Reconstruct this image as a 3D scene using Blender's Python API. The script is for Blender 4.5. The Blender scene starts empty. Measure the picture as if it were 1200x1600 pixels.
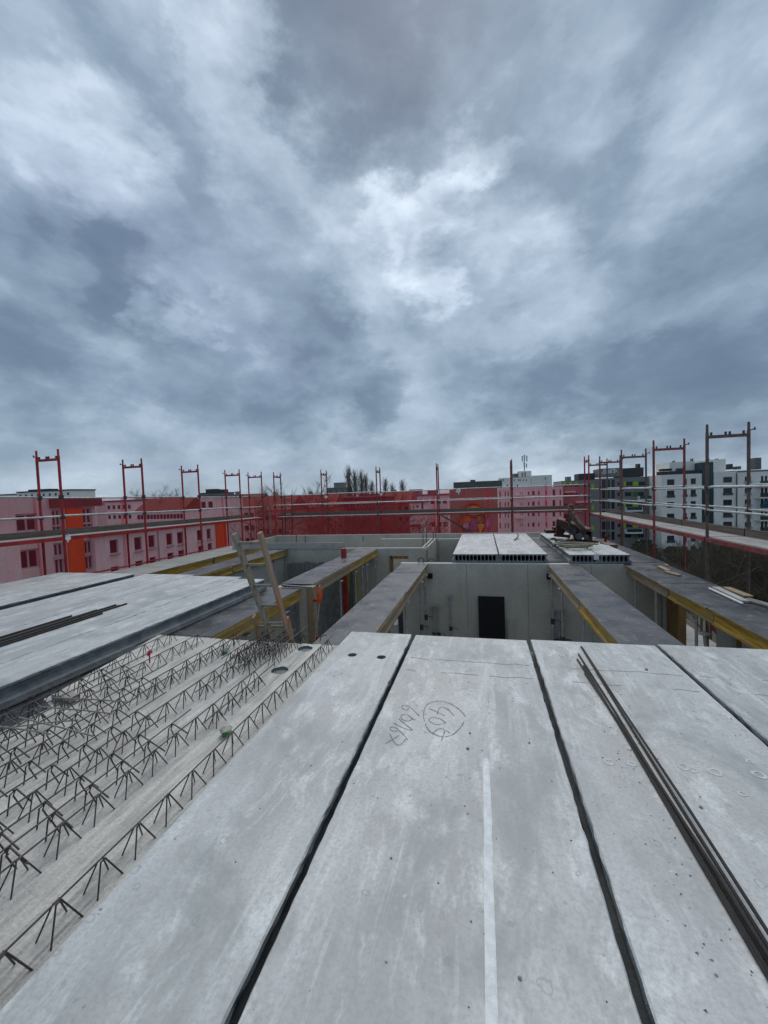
import bpy, bmesh, math, random
from mathutils import Vector, Matrix, noise
random.seed(11)
S = bpy.context.scene
COL = S.collection
R_ = math.radians

# ------------------------------------------------------------------ camera
YAW, PITCH, ROLL, FPX = .2413, -.0437, -.0363, 625.0
CAM = Vector((0, 0, 1.58))
_cy, _sy = math.cos(YAW), math.sin(YAW)
_f = Vector((-_sy*math.cos(PITCH), _cy*math.cos(PITCH), math.sin(PITCH)))
_r = Vector((_cy, _sy, 0)); _u = _r.cross(_f)
_c, _s = math.cos(ROLL), math.sin(ROLL)
RT = _c*_r + _s*_u; UP = -_s*_r + _c*_u; FW = _f
cd = bpy.data.cameras.new('camera'); cam = bpy.data.objects.new('camera', cd); COL.objects.link(cam)
cd.sensor_fit = 'VERTICAL'; cd.sensor_height = 36; cd.sensor_width = 27; cd.lens = FPX/1600*36
cd.clip_start = .05; cd.clip_end = 3000
cam.matrix_world = Matrix(((RT.x, UP.x, -FW.x, CAM.x), (RT.y, UP.y, -FW.y, CAM.y), (RT.z, UP.z, -FW.z, CAM.z), (0, 0, 0, 1)))
S.camera = cam
def ray(px, py): return (RT*((px-600)/FPX) - UP*((py-800)/FPX) + FW)
def pz(px, py, z): d = ray(px, py); return CAM + d*((z-CAM.z)/d.z)
def pY(px, py, y): d = ray(px, py); return CAM + d*((y-CAM.y)/d.y)
def pX(px, py, x): d = ray(px, py); return CAM + d*((x-CAM.x)/d.x)

# ------------------------------------------------------------------ render / light
S.view_settings.view_transform = 'Standard'; S.view_settings.look = 'None'
S.view_settings.exposure = 0.24; S.view_settings.gamma = 1; S.view_settings.use_curve_mapping = False
S.render.engine = 'CYCLES'
S.cycles.transparent_max_bounces = 24; S.cycles.max_bounces = 7; S.cycles.use_denoising = True
SUN_EL, SUN_AZ = R_(52), R_(8)      # azimuth measured from +Y towards -X
ld = bpy.data.lights.new('sun', 'SUN'); sun = bpy.data.objects.new('sun', ld); COL.objects.link(sun)
ld.energy = 1.45; ld.angle = R_(50); ld.color = (1, .935, .85)
sdir = Vector((-math.sin(SUN_AZ)*math.cos(SUN_EL), math.cos(SUN_AZ)*math.cos(SUN_EL), math.sin(SUN_EL)))
sun.rotation_euler = sdir.to_track_quat('Z', 'Y').to_euler(); sun.location = (0, 0, 40)

class NT:
    """small node-tree writer"""
    def __init__(s, tree): s.t = tree; s.n = tree.nodes; s.l = tree.links
    def new(s, typ, **kw):
        n = s.n.new(typ)
        for k, v in kw.items(): setattr(n, k, v)
        return n
    def put(s, sock, v):
        if hasattr(v, 'is_output') or isinstance(v, bpy.types.NodeSocket): s.l.new(v, sock)
        else: sock.default_value = v
    def math(s, op, a, b=0.0, c=None, clamp=False):
        n = s.new('ShaderNodeMath', operation=op); n.use_clamp = clamp
        s.put(n.inputs[0], a); s.put(n.inputs[1], b)
        if c is not None: s.put(n.inputs[2], c)
        return n.outputs[0]
    def vmath(s, op, a, b=None, out=0):
        n = s.new('ShaderNodeVectorMath', operation=op)
        s.put(n.inputs[0], a)
        if b is not None: s.put(n.inputs[1] if op != 'SCALE' else n.inputs['Scale'], b)
        return n.outputs[out]
    def noise(s, vec, scale, detail=4, rough=.55, dist=0, out='Fac', dim='3D', w=None):
        n = s.new('ShaderNodeTexNoise'); n.noise_dimensions = dim
        s.put(n.inputs['Vector'], vec)
        if w is not None: s.put(n.inputs['W'], w)
        n.inputs['Scale'].default_value = scale; n.inputs['Detail'].default_value = detail
        n.inputs['Roughness'].default_value = rough; n.inputs['Distortion'].default_value = dist
        return n.outputs[out]
    def voro(s, vec, scale, feature='F1', out='Distance'):
        n = s.new('ShaderNodeTexVoronoi', feature=feature); s.put(n.inputs['Vector'], vec)
        n.inputs['Scale'].default_value = scale
        return n.outputs[out]
    def ramp(s, v, a, b, lo=0.0, hi=1.0, smooth=True):
        n = s.new('ShaderNodeMapRange'); n.interpolation_type = 'SMOOTHSTEP' if smooth else 'LINEAR'
        s.put(n.inputs[0], v)
        for i, x in enumerate((a, b, lo, hi)): n.inputs[i+1].default_value = x
        return n.outputs[0]
    def mix(s, f, a, b, blend='MIX'):
        n = s.new('ShaderNodeMix', data_type='RGBA', blend_type=blend)
        s.put(n.inputs['Factor'], f)
        for k, v in (('A', a), ('B', b)):
            sock = [i for i in n.inputs if i.name == k and i.type == 'RGBA'][0]
            s.put(sock, (tuple(v)+(1,))[:4] if isinstance(v, (tuple, list)) else v)
        return [o for o in n.outputs if o.type == 'RGBA'][0]
    def scale(s, vec, sx, sy, sz):
        n = s.new('ShaderNodeMapping'); s.put(n.inputs['Vector'], vec); n.inputs['Scale'].default_value = (sx, sy, sz)
        return n.outputs[0]
    def cramp(s, v, stops):
        n = s.new('ShaderNodeValToRGB'); s.put(n.inputs[0], v); e = n.color_ramp.elements
        while len(e) < len(stops): e.new(.5)
        for el, (p, c) in zip(e, stops): el.position = p; el.color = tuple(c)+(1,)
        return n.outputs[0]

# ------------------------------------------------------------------ sky: overcast cloud deck over a Nishita sky
W = bpy.data.worlds.new('World'); S.world = W; W.use_nodes = True; W.node_tree.nodes.clear()
w = NT(W.node_tree)
gen = w.new('ShaderNodeTexCoord').outputs['Generated']
dirn = w.vmath('NORMALIZE', gen)
sky = w.new('ShaderNodeTexSky', sky_type='NISHITA'); sky.sun_disc = False
sky.sun_elevation = SUN_EL; sky.sun_rotation = -SUN_AZ
sep = w.new('ShaderNodeSeparateXYZ'); w.put(sep.inputs[0], dirn)
zc = w.math('ADD', w.math('MAXIMUM', sep.outputs[2], 0.0), .10)
cu = w.math('DIVIDE', sep.outputs[0], zc); cv = w.math('DIVIDE', sep.outputs[1], zc)
cmb = w.new('ShaderNodeCombineXYZ'); w.put(cmb.inputs[0], cu); w.put(cmb.inputs[1], w.math('MULTIPLY', cv, .42))
warp = w.noise(cmb.outputs[0], 1.6, 4, .55, 0, 'Color')
pw = w.vmath('ADD', cmb.outputs[0], w.vmath('SCALE', w.vmath('SUBTRACT', warp, (.5, .5, .5)), .45))
n1 = w.noise(pw, 1.9, 9, .55)
dz_ = w.scale(dirn, 1, 1, 1.75)
dq = w.vmath('ADD', dz_, w.vmath('SCALE', w.vmath('SUBTRACT', w.noise(dz_, 3.2, 5, .6, 0, 'Color'), (.5, .5, .5)), .22))
n2 = w.noise(dq, 5.6, 9, .48)
n3 = w.noise(dq, 14, 7, .58)
dw = w.noise(dz_, 5.0, 7, .6, 0, 'Color')
dirw = w.vmath('NORMALIZE', w.vmath('ADD', dirn, w.vmath('SCALE', w.vmath('SUBTRACT', dw, (.5, .5, .5)), .40)))
hi_ = w.ramp(sep.outputs[2], .12, .45)
L = w.math('MULTIPLY_ADD', w.math('MULTIPLY', w.math('SUBTRACT', n1, .5), hi_), .50, .495)
L = w.math('MULTIPLY_ADD', w.math('SUBTRACT', n2, .5), .54, L)
L = w.math('MULTIPLY_ADD', w.math('SUBTRACT', n3, .5), .16, L)
rim = w.math('MULTIPLY', w.ramp(w.math('ABSOLUTE', w.math('SUBTRACT', w.noise(dq, 3.1, 8, .55), .53)), 0, .05, 1, 0), w.ramp(n1, .45, .7))
L = w.math('MULTIPLY_ADD', rim, .05, L)
L = w.math('ADD', L, w.ramp(sep.outputs[2], .02, .17, .04, 0))
# where the deck is thin or thick, as directions in the sky
CLOUDS = [(5, 30, 9, .12), (35, 150, 7, .07), (90, 215, 6, .08), (160, 260, 6, .15), (225, 300, 4.5, .15), (330, 30, 5, .16), (355, 100, 5, .2), (385, 170, 4.5, .14), (425, 225, 4, .12),
          (615, 330, 4, .22), (660, 375, 4, .2), (700, 430, 4, .24), (745, 250, 4, .22), (590, 400, 8, .12), (690, 300, 12, .12), (720, 300, 3, .16), (830, 360, 4, .12), (530, 250, 6, .12), (1150, 120, 7, .15), (1120, 200, 6, .06), (980, 60, 9, .08),
          (770, 690, 6, .16), (700, 700, 8, .12), (860, 700, 7, .10), (300, 500, 3, .2), (320, 520, 5, .08), (830, 470, 9, .1), (940, 330, 10, .09), (190, 650, 6, .10), (60, 690, 8, .05), (640, 560, 6, .06), (600, 300, 3, .1), (720, 330, 3, .14), (560, 420, 4, .08), (700, 470, 3, .1), (120, 350, 4, .12), (1050, 380, 9, .06), (720, 580, 6, .05),
          (490, 60, 10, -.26), (560, 110, 8, -.14), (590, 20, 8, -.14), (730, 50, 6, -.12), (840, 230, 7, -.14), (880, 300, 6, -.10), (150, 430, 6, -.16), (240, 460, 5, -.16), (30, 540, 8, -.13), (100, 600, 7, -.15),
          (470, 520, 6, -.12), (520, 560, 6, -.12), (570, 620, 5, -.22), (545, 660, 4, -.12), (430, 640, 5, -.18), (310, 590, 6, -.14), (200, 560, 6, -.06), (1180, 590, 9, -.22), (1060, 620, 7, -.18), (940, 620, 7, -.2), (830, 630, 6, -.18), (740, 620, 5, -.1),
          (1050, 480, 8, -.07), (190, 320, 5, -.14), (270, 350, 4, -.08), (1180, 310, 8, -.12), (1110, 20, 8, -.1), (260, 170, 6, -.08), (340, 260, 6, -.06), (420, 400, 7, -.05), (780, 420, 4, -.10), (660, 250, 4, -.12), (980, 440, 8, -.05)]
for px, py, deg, wt in CLOUDS:
    d = ray(px, py).normalized()
    dp = w.vmath('DOT_PRODUCT', dirw, tuple(d), out=1)
    L = w.math('MULTIPLY_ADD', w.ramp(dp, math.cos(R_(deg*1.25)), 1.0), wt*(.58 if wt > 0 else .74), L)
cc = w.cramp(L, [(0, (.085, .128, .20)), (.28, (.140, .197, .275)), (.46, (.228, .306, .395)), (.62, (.36, .448, .55)), (.8, (.57, .67, .785)), (1, (.84, .90, .96))])
tint = w.noise(cmb.outputs[0], .8, 2, .5)
cc = w.mix(w.ramp(tint, .5, .75, 0, .4), cc, w.mix(1, cc, (1.03, .97, 1.08), 'MULTIPLY'))
below = w.ramp(sep.outputs[2], -.02, .005)
cc = w.mix(below, (.10, .11, .11), cc)
b1 = w.new('ShaderNodeBackground'); w.put(b1.inputs[0], cc); b1.inputs[1].default_value = 1.0
b2 = w.new('ShaderNodeBackground'); w.put(b2.inputs[0], sky.outputs[0]); b2.inputs[1].default_value = .10
ms = w.new('ShaderNodeMixShader'); ms.inputs[0].default_value = .93
w.l.new(b2.outputs[0], ms.inputs[1]); w.l.new(b1.outputs[0], ms.inputs[2])
wo = w.new('ShaderNodeOutputWorld'); w.l.new(ms.outputs[0], wo.inputs[0])

# ------------------------------------------------------------------ materials
def new_mat(name):
    m = bpy.data.materials.new(name); m.use_nodes = True; m.node_tree.nodes.clear()
    t = NT(m.node_tree); o = t.new('ShaderNodeOutputMaterial'); b = t.new('ShaderNodeBsdfPrincipled')
    t.l.new(b.outputs[0], o.inputs[0]); t.b = b; t.o = o
    tc = t.new('ShaderNodeTexCoord'); t.obj = tc.outputs['Object']
    return m, t
def bumpn(t, h, strength, dist=.01):
    n = t.new('ShaderNodeBump'); n.inputs['Strength'].default_value = strength; n.inputs['Distance'].default_value = dist
    t.put(n.inputs['Height'], h); t.l.new(n.outputs[0], t.b.inputs['Normal'])
def rnd(t): return t.new('ShaderNodeObjectInfo').outputs['Random']
def plain(name, c, rough=.6, metal=0.0, var=.2, scale=6, stretch=(1, 1, 1), bump=0.0, dirt=None, dirt_amt=.5):
    m, t = new_mat(name)
    v = t.scale(t.obj, *stretch)
    n = t.noise(v, scale, 6, .6, dim='4D', w=t.math('MULTIPLY', rnd(t), 20.0))
    lo = tuple(x*(1-var) for x in c); hi = tuple(min(1, x*(1+var)) for x in c)
    col = t.mix(t.ramp(n, .3, .7), lo, hi)
    if dirt:
        d = t.noise(v, scale*2.7, 5, .65)
        col = t.mix(t.ramp(d, .52, .72, 0, dirt_amt), col, dirt)
    t.put(t.b.inputs['Base Color'], col); t.b.inputs['Roughness'].default_value = rough; t.b.inputs['Metallic'].default_value = metal
    if bump: bumpn(t, t.noise(v, scale*8, 4, .6), bump)
    return m
def slab_mat():
    m, t = new_mat('slab_concrete')
    r = t.math('MULTIPLY', rnd(t), 37.0)
    off = t.vmath('ADD', t.obj, t.vmath('SCALE', (1.0, 1.7, .3), r))
    big = t.noise(t.scale(off, 1.3, .6, 1), 1.5, 5, .55)
    col = t.mix(t.ramp(big, .32, .68), (.37, .385, .39), (.515, .525, .525))
    streak = t.noise(t.scale(off, 9, .35, 1), 1.0, 4, .6)
    col = t.mix(t.ramp(streak, .5, .70, 0, .7), col, (.56, .59, .60))
    warm = t.noise(off, 1.1, 4, .5)
    col = t.mix(t.ramp(warm, .52, .7, 0, .45), col, (.40, .40, .375))
    lait = t.noise(t.scale(off, 2.6, 1.1, 1), 2.3, 8, .68, .4)
    col = t.mix(t.ramp(lait, .50, .66, 0, .8), col, (.70, .715, .715))
    damp = t.noise(t.scale(off, 1, .7, 1), 1.7, 7, .62, .5)
    col = t.mix(t.ramp(damp, .50, .66, 0, .8), col, (.285, .305, .31))
    run = t.noise(t.scale(off, 4.5, .5, 1), 1.6, 8, .68, .8)
    col = t.mix(t.ramp(run, .53, .64, 0, .6), col, (.64, .655, .655))
    hue = t.noise(off, .9, 3, .5)
    col = t.mix(t.ramp(hue, .45, .7, 0, .6), col, t.mix(1, col, (.97, 1.0, .985), 'MULTIPLY'))
    fine = t.noise(off, 55, 5, .7)
    col = t.mix(t.ramp(fine, .38, .72, 0, .5), col, (.26, .27, .28))
    blot = t.noise(t.scale(off, 1.2, .8, 1), 7, 6, .65, .6)
    col = t.mix(t.ramp(blot, .5, .72, 0, .55), col, (.30, .31, .312))
    wv = t.vmath('ADD', off, t.vmath('SCALE', t.vmath('SUBTRACT', t.noise(off, 14, 3, .5, 0, 'Color'), (.5, .5, .5)), .06))
    vo = t.new('ShaderNodeTexVoronoi'); t.put(vo.inputs['Vector'], wv); vo.inputs['Scale'].default_value = 9.5
    sepc = t.new('ShaderNodeSeparateXYZ'); t.put(sepc.inputs[0], vo.outputs['Color'])
    ring = t.math('MULTIPLY', t.ramp(t.math('ABSOLUTE', t.math('SUBTRACT', vo.outputs['Distance'], t.math('MULTIPLY_ADD', sepc.outputs[1], .1, .09))), .0, .05, 1, 0), t.ramp(sepc.outputs[0], .5, .54))
    col = t.mix(t.math('MULTIPLY', ring, .5), col, (.22, .235, .25))
    vp = t.new('ShaderNodeTexVoronoi'); t.put(vp.inputs['Vector'], wv); vp.inputs['Scale'].default_value = 17
    sp = t.new('ShaderNodeSeparateXYZ'); t.put(sp.inputs[0], vp.outputs['Color'])
    pit = t.math('MULTIPLY', t.ramp(vp.outputs['Distance'], .08, .15, 1, 0), t.ramp(sp.outputs[0], .70, .74))
    pit = t.math('MULTIPLY', pit, t.ramp(t.noise(off, 2.2, 3, .5), .42, .6))
    col = t.mix(t.math('MULTIPLY', pit, .8), col, (.07, .075, .08))
    ws = t.math('MULTIPLY', t.ramp(vp.outputs['Distance'], .06, .2, 1, 0), t.ramp(sp.outputs[1], .93, .95))
    col = t.mix(t.math('MULTIPLY', ws, .6), col, (.7, .72, .73))
    t.put(t.b.inputs['Base Color'], col); t.b.inputs['Roughness'].default_value = .5
    h = t.math('ADD', t.math('MULTIPLY', fine, .5), t.math('MULTIPLY', pit, -.8)); h = t.math('ADD', h, t.math('MULTIPLY', lait, .6))
    bumpn(t, h, .35, .006)
    return m
def rough_conc(name, c, var=.25, sc=3, bump=.5, stretch=(1, 1, 1), pits=True):
    m, t = new_mat(name)
    off = t.vmath('ADD', t.obj, t.vmath('SCALE', (1.0, 1.7, .3), t.math('MULTIPLY', rnd(t), 29.0)))
    v = t.scale(off, *stretch)
    a = t.noise(v, sc, 7, .62)
    col = t.mix(t.ramp(a, .3, .7), tuple(x*(1-var) for x in c), tuple(x*(1+var) for x in c))
    f = t.noise(off, sc*16, 5, .7)
    col = t.mix(t.ramp(f, .4, .75, 0, .4), col, tuple(x*.5 for x in c))
    if pits:
        p = t.ramp(t.voro(off, 24), .1, .2, 1, 0)
        col = t.mix(t.math('MULTIPLY', p, t.ramp(t.noise(off, 3), .5, .65, 0, .5)), col, tuple(x*.35 for x in c))
    if not pits:
        dr = t.noise(t.scale(off, 2.6, 2.6, .22), 1.3, 6, .62)
        col = t.mix(t.ramp(dr, .52, .72, 0, .35), col, tuple(x*.62 for x in c))
    t.put(t.b.inputs['Base Color'], col); t.b.inputs['Roughness'].default_value = .8
    bumpn(t, f, bump, .01)
    return m
def filigree_mat():
    m = rough_conc('filigree_concrete', (.55, .535, .50), .24, 3.4, 1.0, (5, .9, 1)); t = NT(m.node_tree)
    b = [n for n in t.n if n.type == 'BSDF_PRINCIPLED'][0]; src = b.inputs['Base Color'].links[0].from_socket
    ob = t.new('ShaderNodeTexCoord').outputs['Object']
    st = t.ramp(t.noise(t.scale(ob, 34, .7, 1), 1.0, 5, .6), .56, .66, 0, .5); dirt = t.ramp(t.noise(ob, 1.6, 6, .6), .48, .66, 0, .4)  # st: groove shade put into the colour as thin dark lengthwise streaks
    c = t.mix(st, src, (.27, .26, .24)); c = t.mix(dirt, c, (.36, .345, .31)); t.put(b.inputs['Base Color'], c); return m
def film_mat():
    m, t = new_mat('film_plywood')
    off = t.vmath('ADD', t.obj, t.vmath('SCALE', (1.0, 1.7, .3), t.math('MULTIPLY', rnd(t), 31.0)))
    a = t.noise(off, 2.2, 6, .6)
    col = t.mix(t.ramp(a, .3, .7), (.020, .022, .029), (.050, .054, .066))
    s1 = t.noise(t.scale(off, 5, 1.2, 1), 2.6, 9, .74, .8)
    col = t.mix(t.ramp(s1, .53, .71, 0, .34), col, (.40, .41, .42))
    s2 = t.noise(t.scale(off, 1.5, 7, 1), 4, 7, .7)
    col = t.mix(t.ramp(s2, .57, .72, 0, .45), col, (.5, .51, .52))
    t.put(t.b.inputs['Base Color'], col); t.put(t.b.inputs['Roughness'], t.ramp(a, .3, .7, .26, .5))
    bumpn(t, s1, .12, .004)
    return m
def wood_mat(name, c, dark=.55, axis=(14, .7, 14), rough=.65, grey=None, grey_amt=.5):
    m, t = new_mat(name)
    off = t.vmath('ADD', t.obj, t.vmath('SCALE', (1.0, 1.7, .3), t.math('MULTIPLY', rnd(t), 31.0)))
    v = t.scale(off, *axis)
    g = t.noise(v, 2.6, 8, .62, .5)
    col = t.mix(t.ramp(g, .35, .68), tuple(x*dark for x in c), c)
    b = t.noise(off, 2.1, 5, .6)
    col = t.mix(t.ramp(b, .5, .7, 0, .45), col, tuple(x*.55 for x in c))
    if grey: col = t.mix(t.ramp(t.noise(v, .9, 6, .6), .42, .62, 0, grey_amt), col, grey)
    t.put(t.b.inputs['Base Color'], col); t.b.inputs['Roughness'].default_value = rough
    bumpn(t, g, .3, .004)
    return m
def net_mat():
    m, t = new_mat('red_netting')
    t.n.remove(t.b)
    tr = t.new('ShaderNodeBsdfTransparent'); tr.inputs[0].default_value = (.99, .745, .785, 1)
    df = t.new('ShaderNodeBsdfDiffuse'); tl = t.new('ShaderNodeBsdfTranslucent')
    a = t.noise(t.scale(t.obj, 1, 1, .35), 2.2, 6, .65)
    c = t.mix(t.ramp(a, .3, .7), (.56, .014, .035), (.78, .03, .06))
    t.put(df.inputs[0], c); t.put(tl.inputs[0], c)
    m1 = t.new('ShaderNodeMixShader'); m1.inputs[0].default_value = .5
    t.l.new(df.outputs[0], m1.inputs[1]); t.l.new(tl.outputs[0], m1.inputs[2])
    m2 = t.new('ShaderNodeMixShader'); t.put(m2.inputs[0], t.ramp(t.noise(t.scale(t.obj, 3, 3, .5), 1.6, 7, .7), .3, .75, .17, .30))
    t.l.new(tr.outputs[0], m2.inputs[1]); t.l.new(m1.outputs[0], m2.inputs[2])
    t.l.new(m2.outputs[0], t.o.inputs[0])
    return m
def glass_mat(name='window_glass', c=(.02, .025, .03)):
    m, t = new_mat(name)
    t.put(t.b.inputs['Base Color'], t.mix(rnd(t), c, tuple(x*2.2 for x in c))); t.b.inputs['Roughness'].default_value = .12
    t.b.inputs['Specular IOR Level'].default_value = .35
    return m

MAT = dict(
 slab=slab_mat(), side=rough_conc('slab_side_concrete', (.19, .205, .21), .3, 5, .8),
 wall=rough_conc('precast_wall_concrete', (.50, .475, .41), .13, 1.4, .12, pits=False),
 wall_top=rough_conc('wall_top_concrete', (.42, .42, .40), .15, 4, .4),
 filigree=filigree_mat(),
 ply=film_mat(), yellow=wood_mat('yellow_timber', (.58, .35, .04), .42, (7, .7, 7), grey=(.36, .32, .22), grey_amt=.5),
 raw=wood_mat('raw_timber', (.42, .30, .17), .5, grey=(.30, .27, .22), grey_amt=.6), edge=wood_mat('ply_edge', (.40, .31, .18), .6),
 grey_wood=wood_mat('weathered_timber', (.24, .235, .215), .55),
 ladder=wood_mat('ladder_timber', (.29, .245, .175), .5, (12, 12, .8), grey=(.25, .25, .22), grey_amt=.7),
 ladder_red=wood_mat('ladder_timber_worn', (.44, .22, .10), .5, (12, 12, .8), grey=(.29, .26, .22), grey_amt=.7),
 brown=wood_mat('brown_planks', (.30, .17, .055), .55, (10, 10, .7)),
 rebar=plain('rebar_steel', (.022, .019, .018), .75, .0, .4, 30, dirt=(.065, .045, .036), dirt_amt=.4, bump=.4),
 wire=plain('lattice_steel', (.07, .065, .06), .6, .4, .3, 40, dirt=(.2, .19, .17), dirt_amt=.5),
 steel=plain('galvanised_steel', (.42, .44, .45), .45, .5, .25, 9, dirt=(.15, .14, .13), dirt_amt=.6),
 dsteel=plain('dark_steel', (.07, .075, .08), .5, .6, .3, 9, dirt=(.16, .1, .07), dirt_amt=.4),
 red=plain('red_steel_paint', (.38, .018, .02), .5, .1, .3, 5, dirt=(.10, .03, .03), dirt_amt=.5),
 redworn=plain('worn_red_steel', (.27, .05, .045), .55, .3, .35, 7, dirt=(.30, .26, .25), dirt_amt=.8),
 brownsteel=plain('brown_scaffold_steel', (.15, .10, .085), .55, .4, .3, 7, dirt=(.25, .2, .18), dirt_amt=.6),
 rust=plain('rusty_clamp_steel', (.06, .016, .012), .6, .3, .5, 8, dirt=(.2, .12, .08), dirt_amt=.6, bump=.3),
 rustlight=plain('worn_clamp_steel', (.17, .085, .065), .55, .4, .4, 6, dirt=(.32, .26, .22), dirt_amt=.6),
 net=net_mat(), glass=glass_mat(), dark=plain('dark_void', (.012, .012, .013), .9, 0, .3, 4),
 black=plain('black_film_panel', (.004, .004, .005), .85, 0, .4, 4),
 green=plain('green_plastic', (.04, .22, .04), .5, 0, .25, 8), redplastic=plain('red_plastic', (.55, .02, .03), .45, 0, .2, 8),
 mortar=plain('mortar_blob', (.38, .37, .34), .9, 0, .3, 20, bump=.8),
 stripe=plain('mortar_stripe', (.74, .76, .76), .85, 0, .12, 30, bump=.4),
 pencil=plain('crayon', (.17, .175, .185), .8, 0, .3, 60),
 orange_cloth=plain('orange_cloth', (.75, .10, .02), .8, 0, .3, 9), white=plain('white_plastic', (.7, .71, .72), .6, 0, .1, 6),
 redpost=plain('red_post_paint', (.36, .03, .025), .6, 0, .3, 6, dirt=(.15, .05, .04)), hose=plain('yellow_green_pipe', (.32, .30, .04), .5, 0, .2, 6),
 deck=rough_conc('scaffold_deck_board', (.36, .35, .33), .2, 3, .4, (1, 1, 1), False),
 toe=wood_mat('toe_board_timber', (.17, .135, .11), .5),
 plaster=rough_conc('white_plaster', (.84, .825, .78), .04, .6, .05, pits=False), pink=rough_conc('pale_plaster', (.84, .80, .76), .05, .5, .05, pits=False),
 pinkgrey=rough_conc('grey_plaster', (.68, .635, .60), .05, .5, .05, pits=False),
 orange=plain('orange_panel', (.78, .11, .012), .6, 0, .06, 1.5), darkred=plain('dark_cladding', (.09, .05, .045), .7, 0, .2, 2),
 frame=plain('pale_window_frame', (.42, .41, .41), .5, 0, .1, 3), fdark=plain('dark_window_frame', (.06, .065, .07), .5, 0, .2, 3),
 brownwall=rough_conc('brown_render', (.30, .225, .17), .08, .4, .05, pits=False), olive=plain('olive_cladding', (.085, .10, .085), .7, 0, .15, 1),
 greywall=rough_conc('grey_render', (.215, .22, .215), .08, .5, .05, pits=False), anthracite=plain('anthracite_cladding', (.035, .038, .045), .6, 0, .2, 2),
 lime=plain('lime_panel', (.30, .47, .03), .6, 0, .1, 2), mossgreen=plain('green_panel', (.04, .15, .05), .6, 0, .2, 2),
 teal=glass_mat('teal_glass', (.015, .05, .05)), roof=plain('grey_roof', (.12, .125, .13), .8, 0, .2, 2), redroof=plain('red_tile_roof', (.16, .055, .035), .8, 0, .3, 3),
 bark=plain('bark', (.085, .07, .055), .9, 0, .3, 3), twig=plain('twigs', (.10, .082, .06), .9, 0, .35, 1.5), poplar=plain('poplar_twigs', (.19, .18, .155), .9, 0, .35, 1.2),
 leaf=plain('evergreen_leaf', (.035, .05, .022), .8, 0, .4, 2), brush=plain('brushwood', (.075, .064, .042), .9, 0, .4, 1.2),
 p_yel=plain('paint_yellow', (.62, .42, .07), .8, 0, .15, 2), p_org=plain('paint_orange', (.50, .15, .03), .8, 0, .25, 2), p_pur=plain('paint_purple', (.24, .16, .34), .8, 0, .2, 2),
 p_lil=plain('paint_lilac', (.42, .36, .55), .8, 0, .2, 2), p_brn=plain('paint_brown', (.14, .06, .03), .8, 0, .3, 2), p_olv=plain('paint_olive', (.22, .20, .06), .8, 0, .2, 2), p_rose=plain('paint_rose', (.36, .12, .14), .8, 0, .2, 2),
 graf=plain('white_spray_paint', (.72, .74, .75), .7, 0, .1, 2), blue=plain('blue_awning', (.03, .08, .22), .7, 0, .2, 2), rope=plain('hemp_rope', (.30, .28, .20), .9, 0, .3, 30, bump=.6),
)

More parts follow.
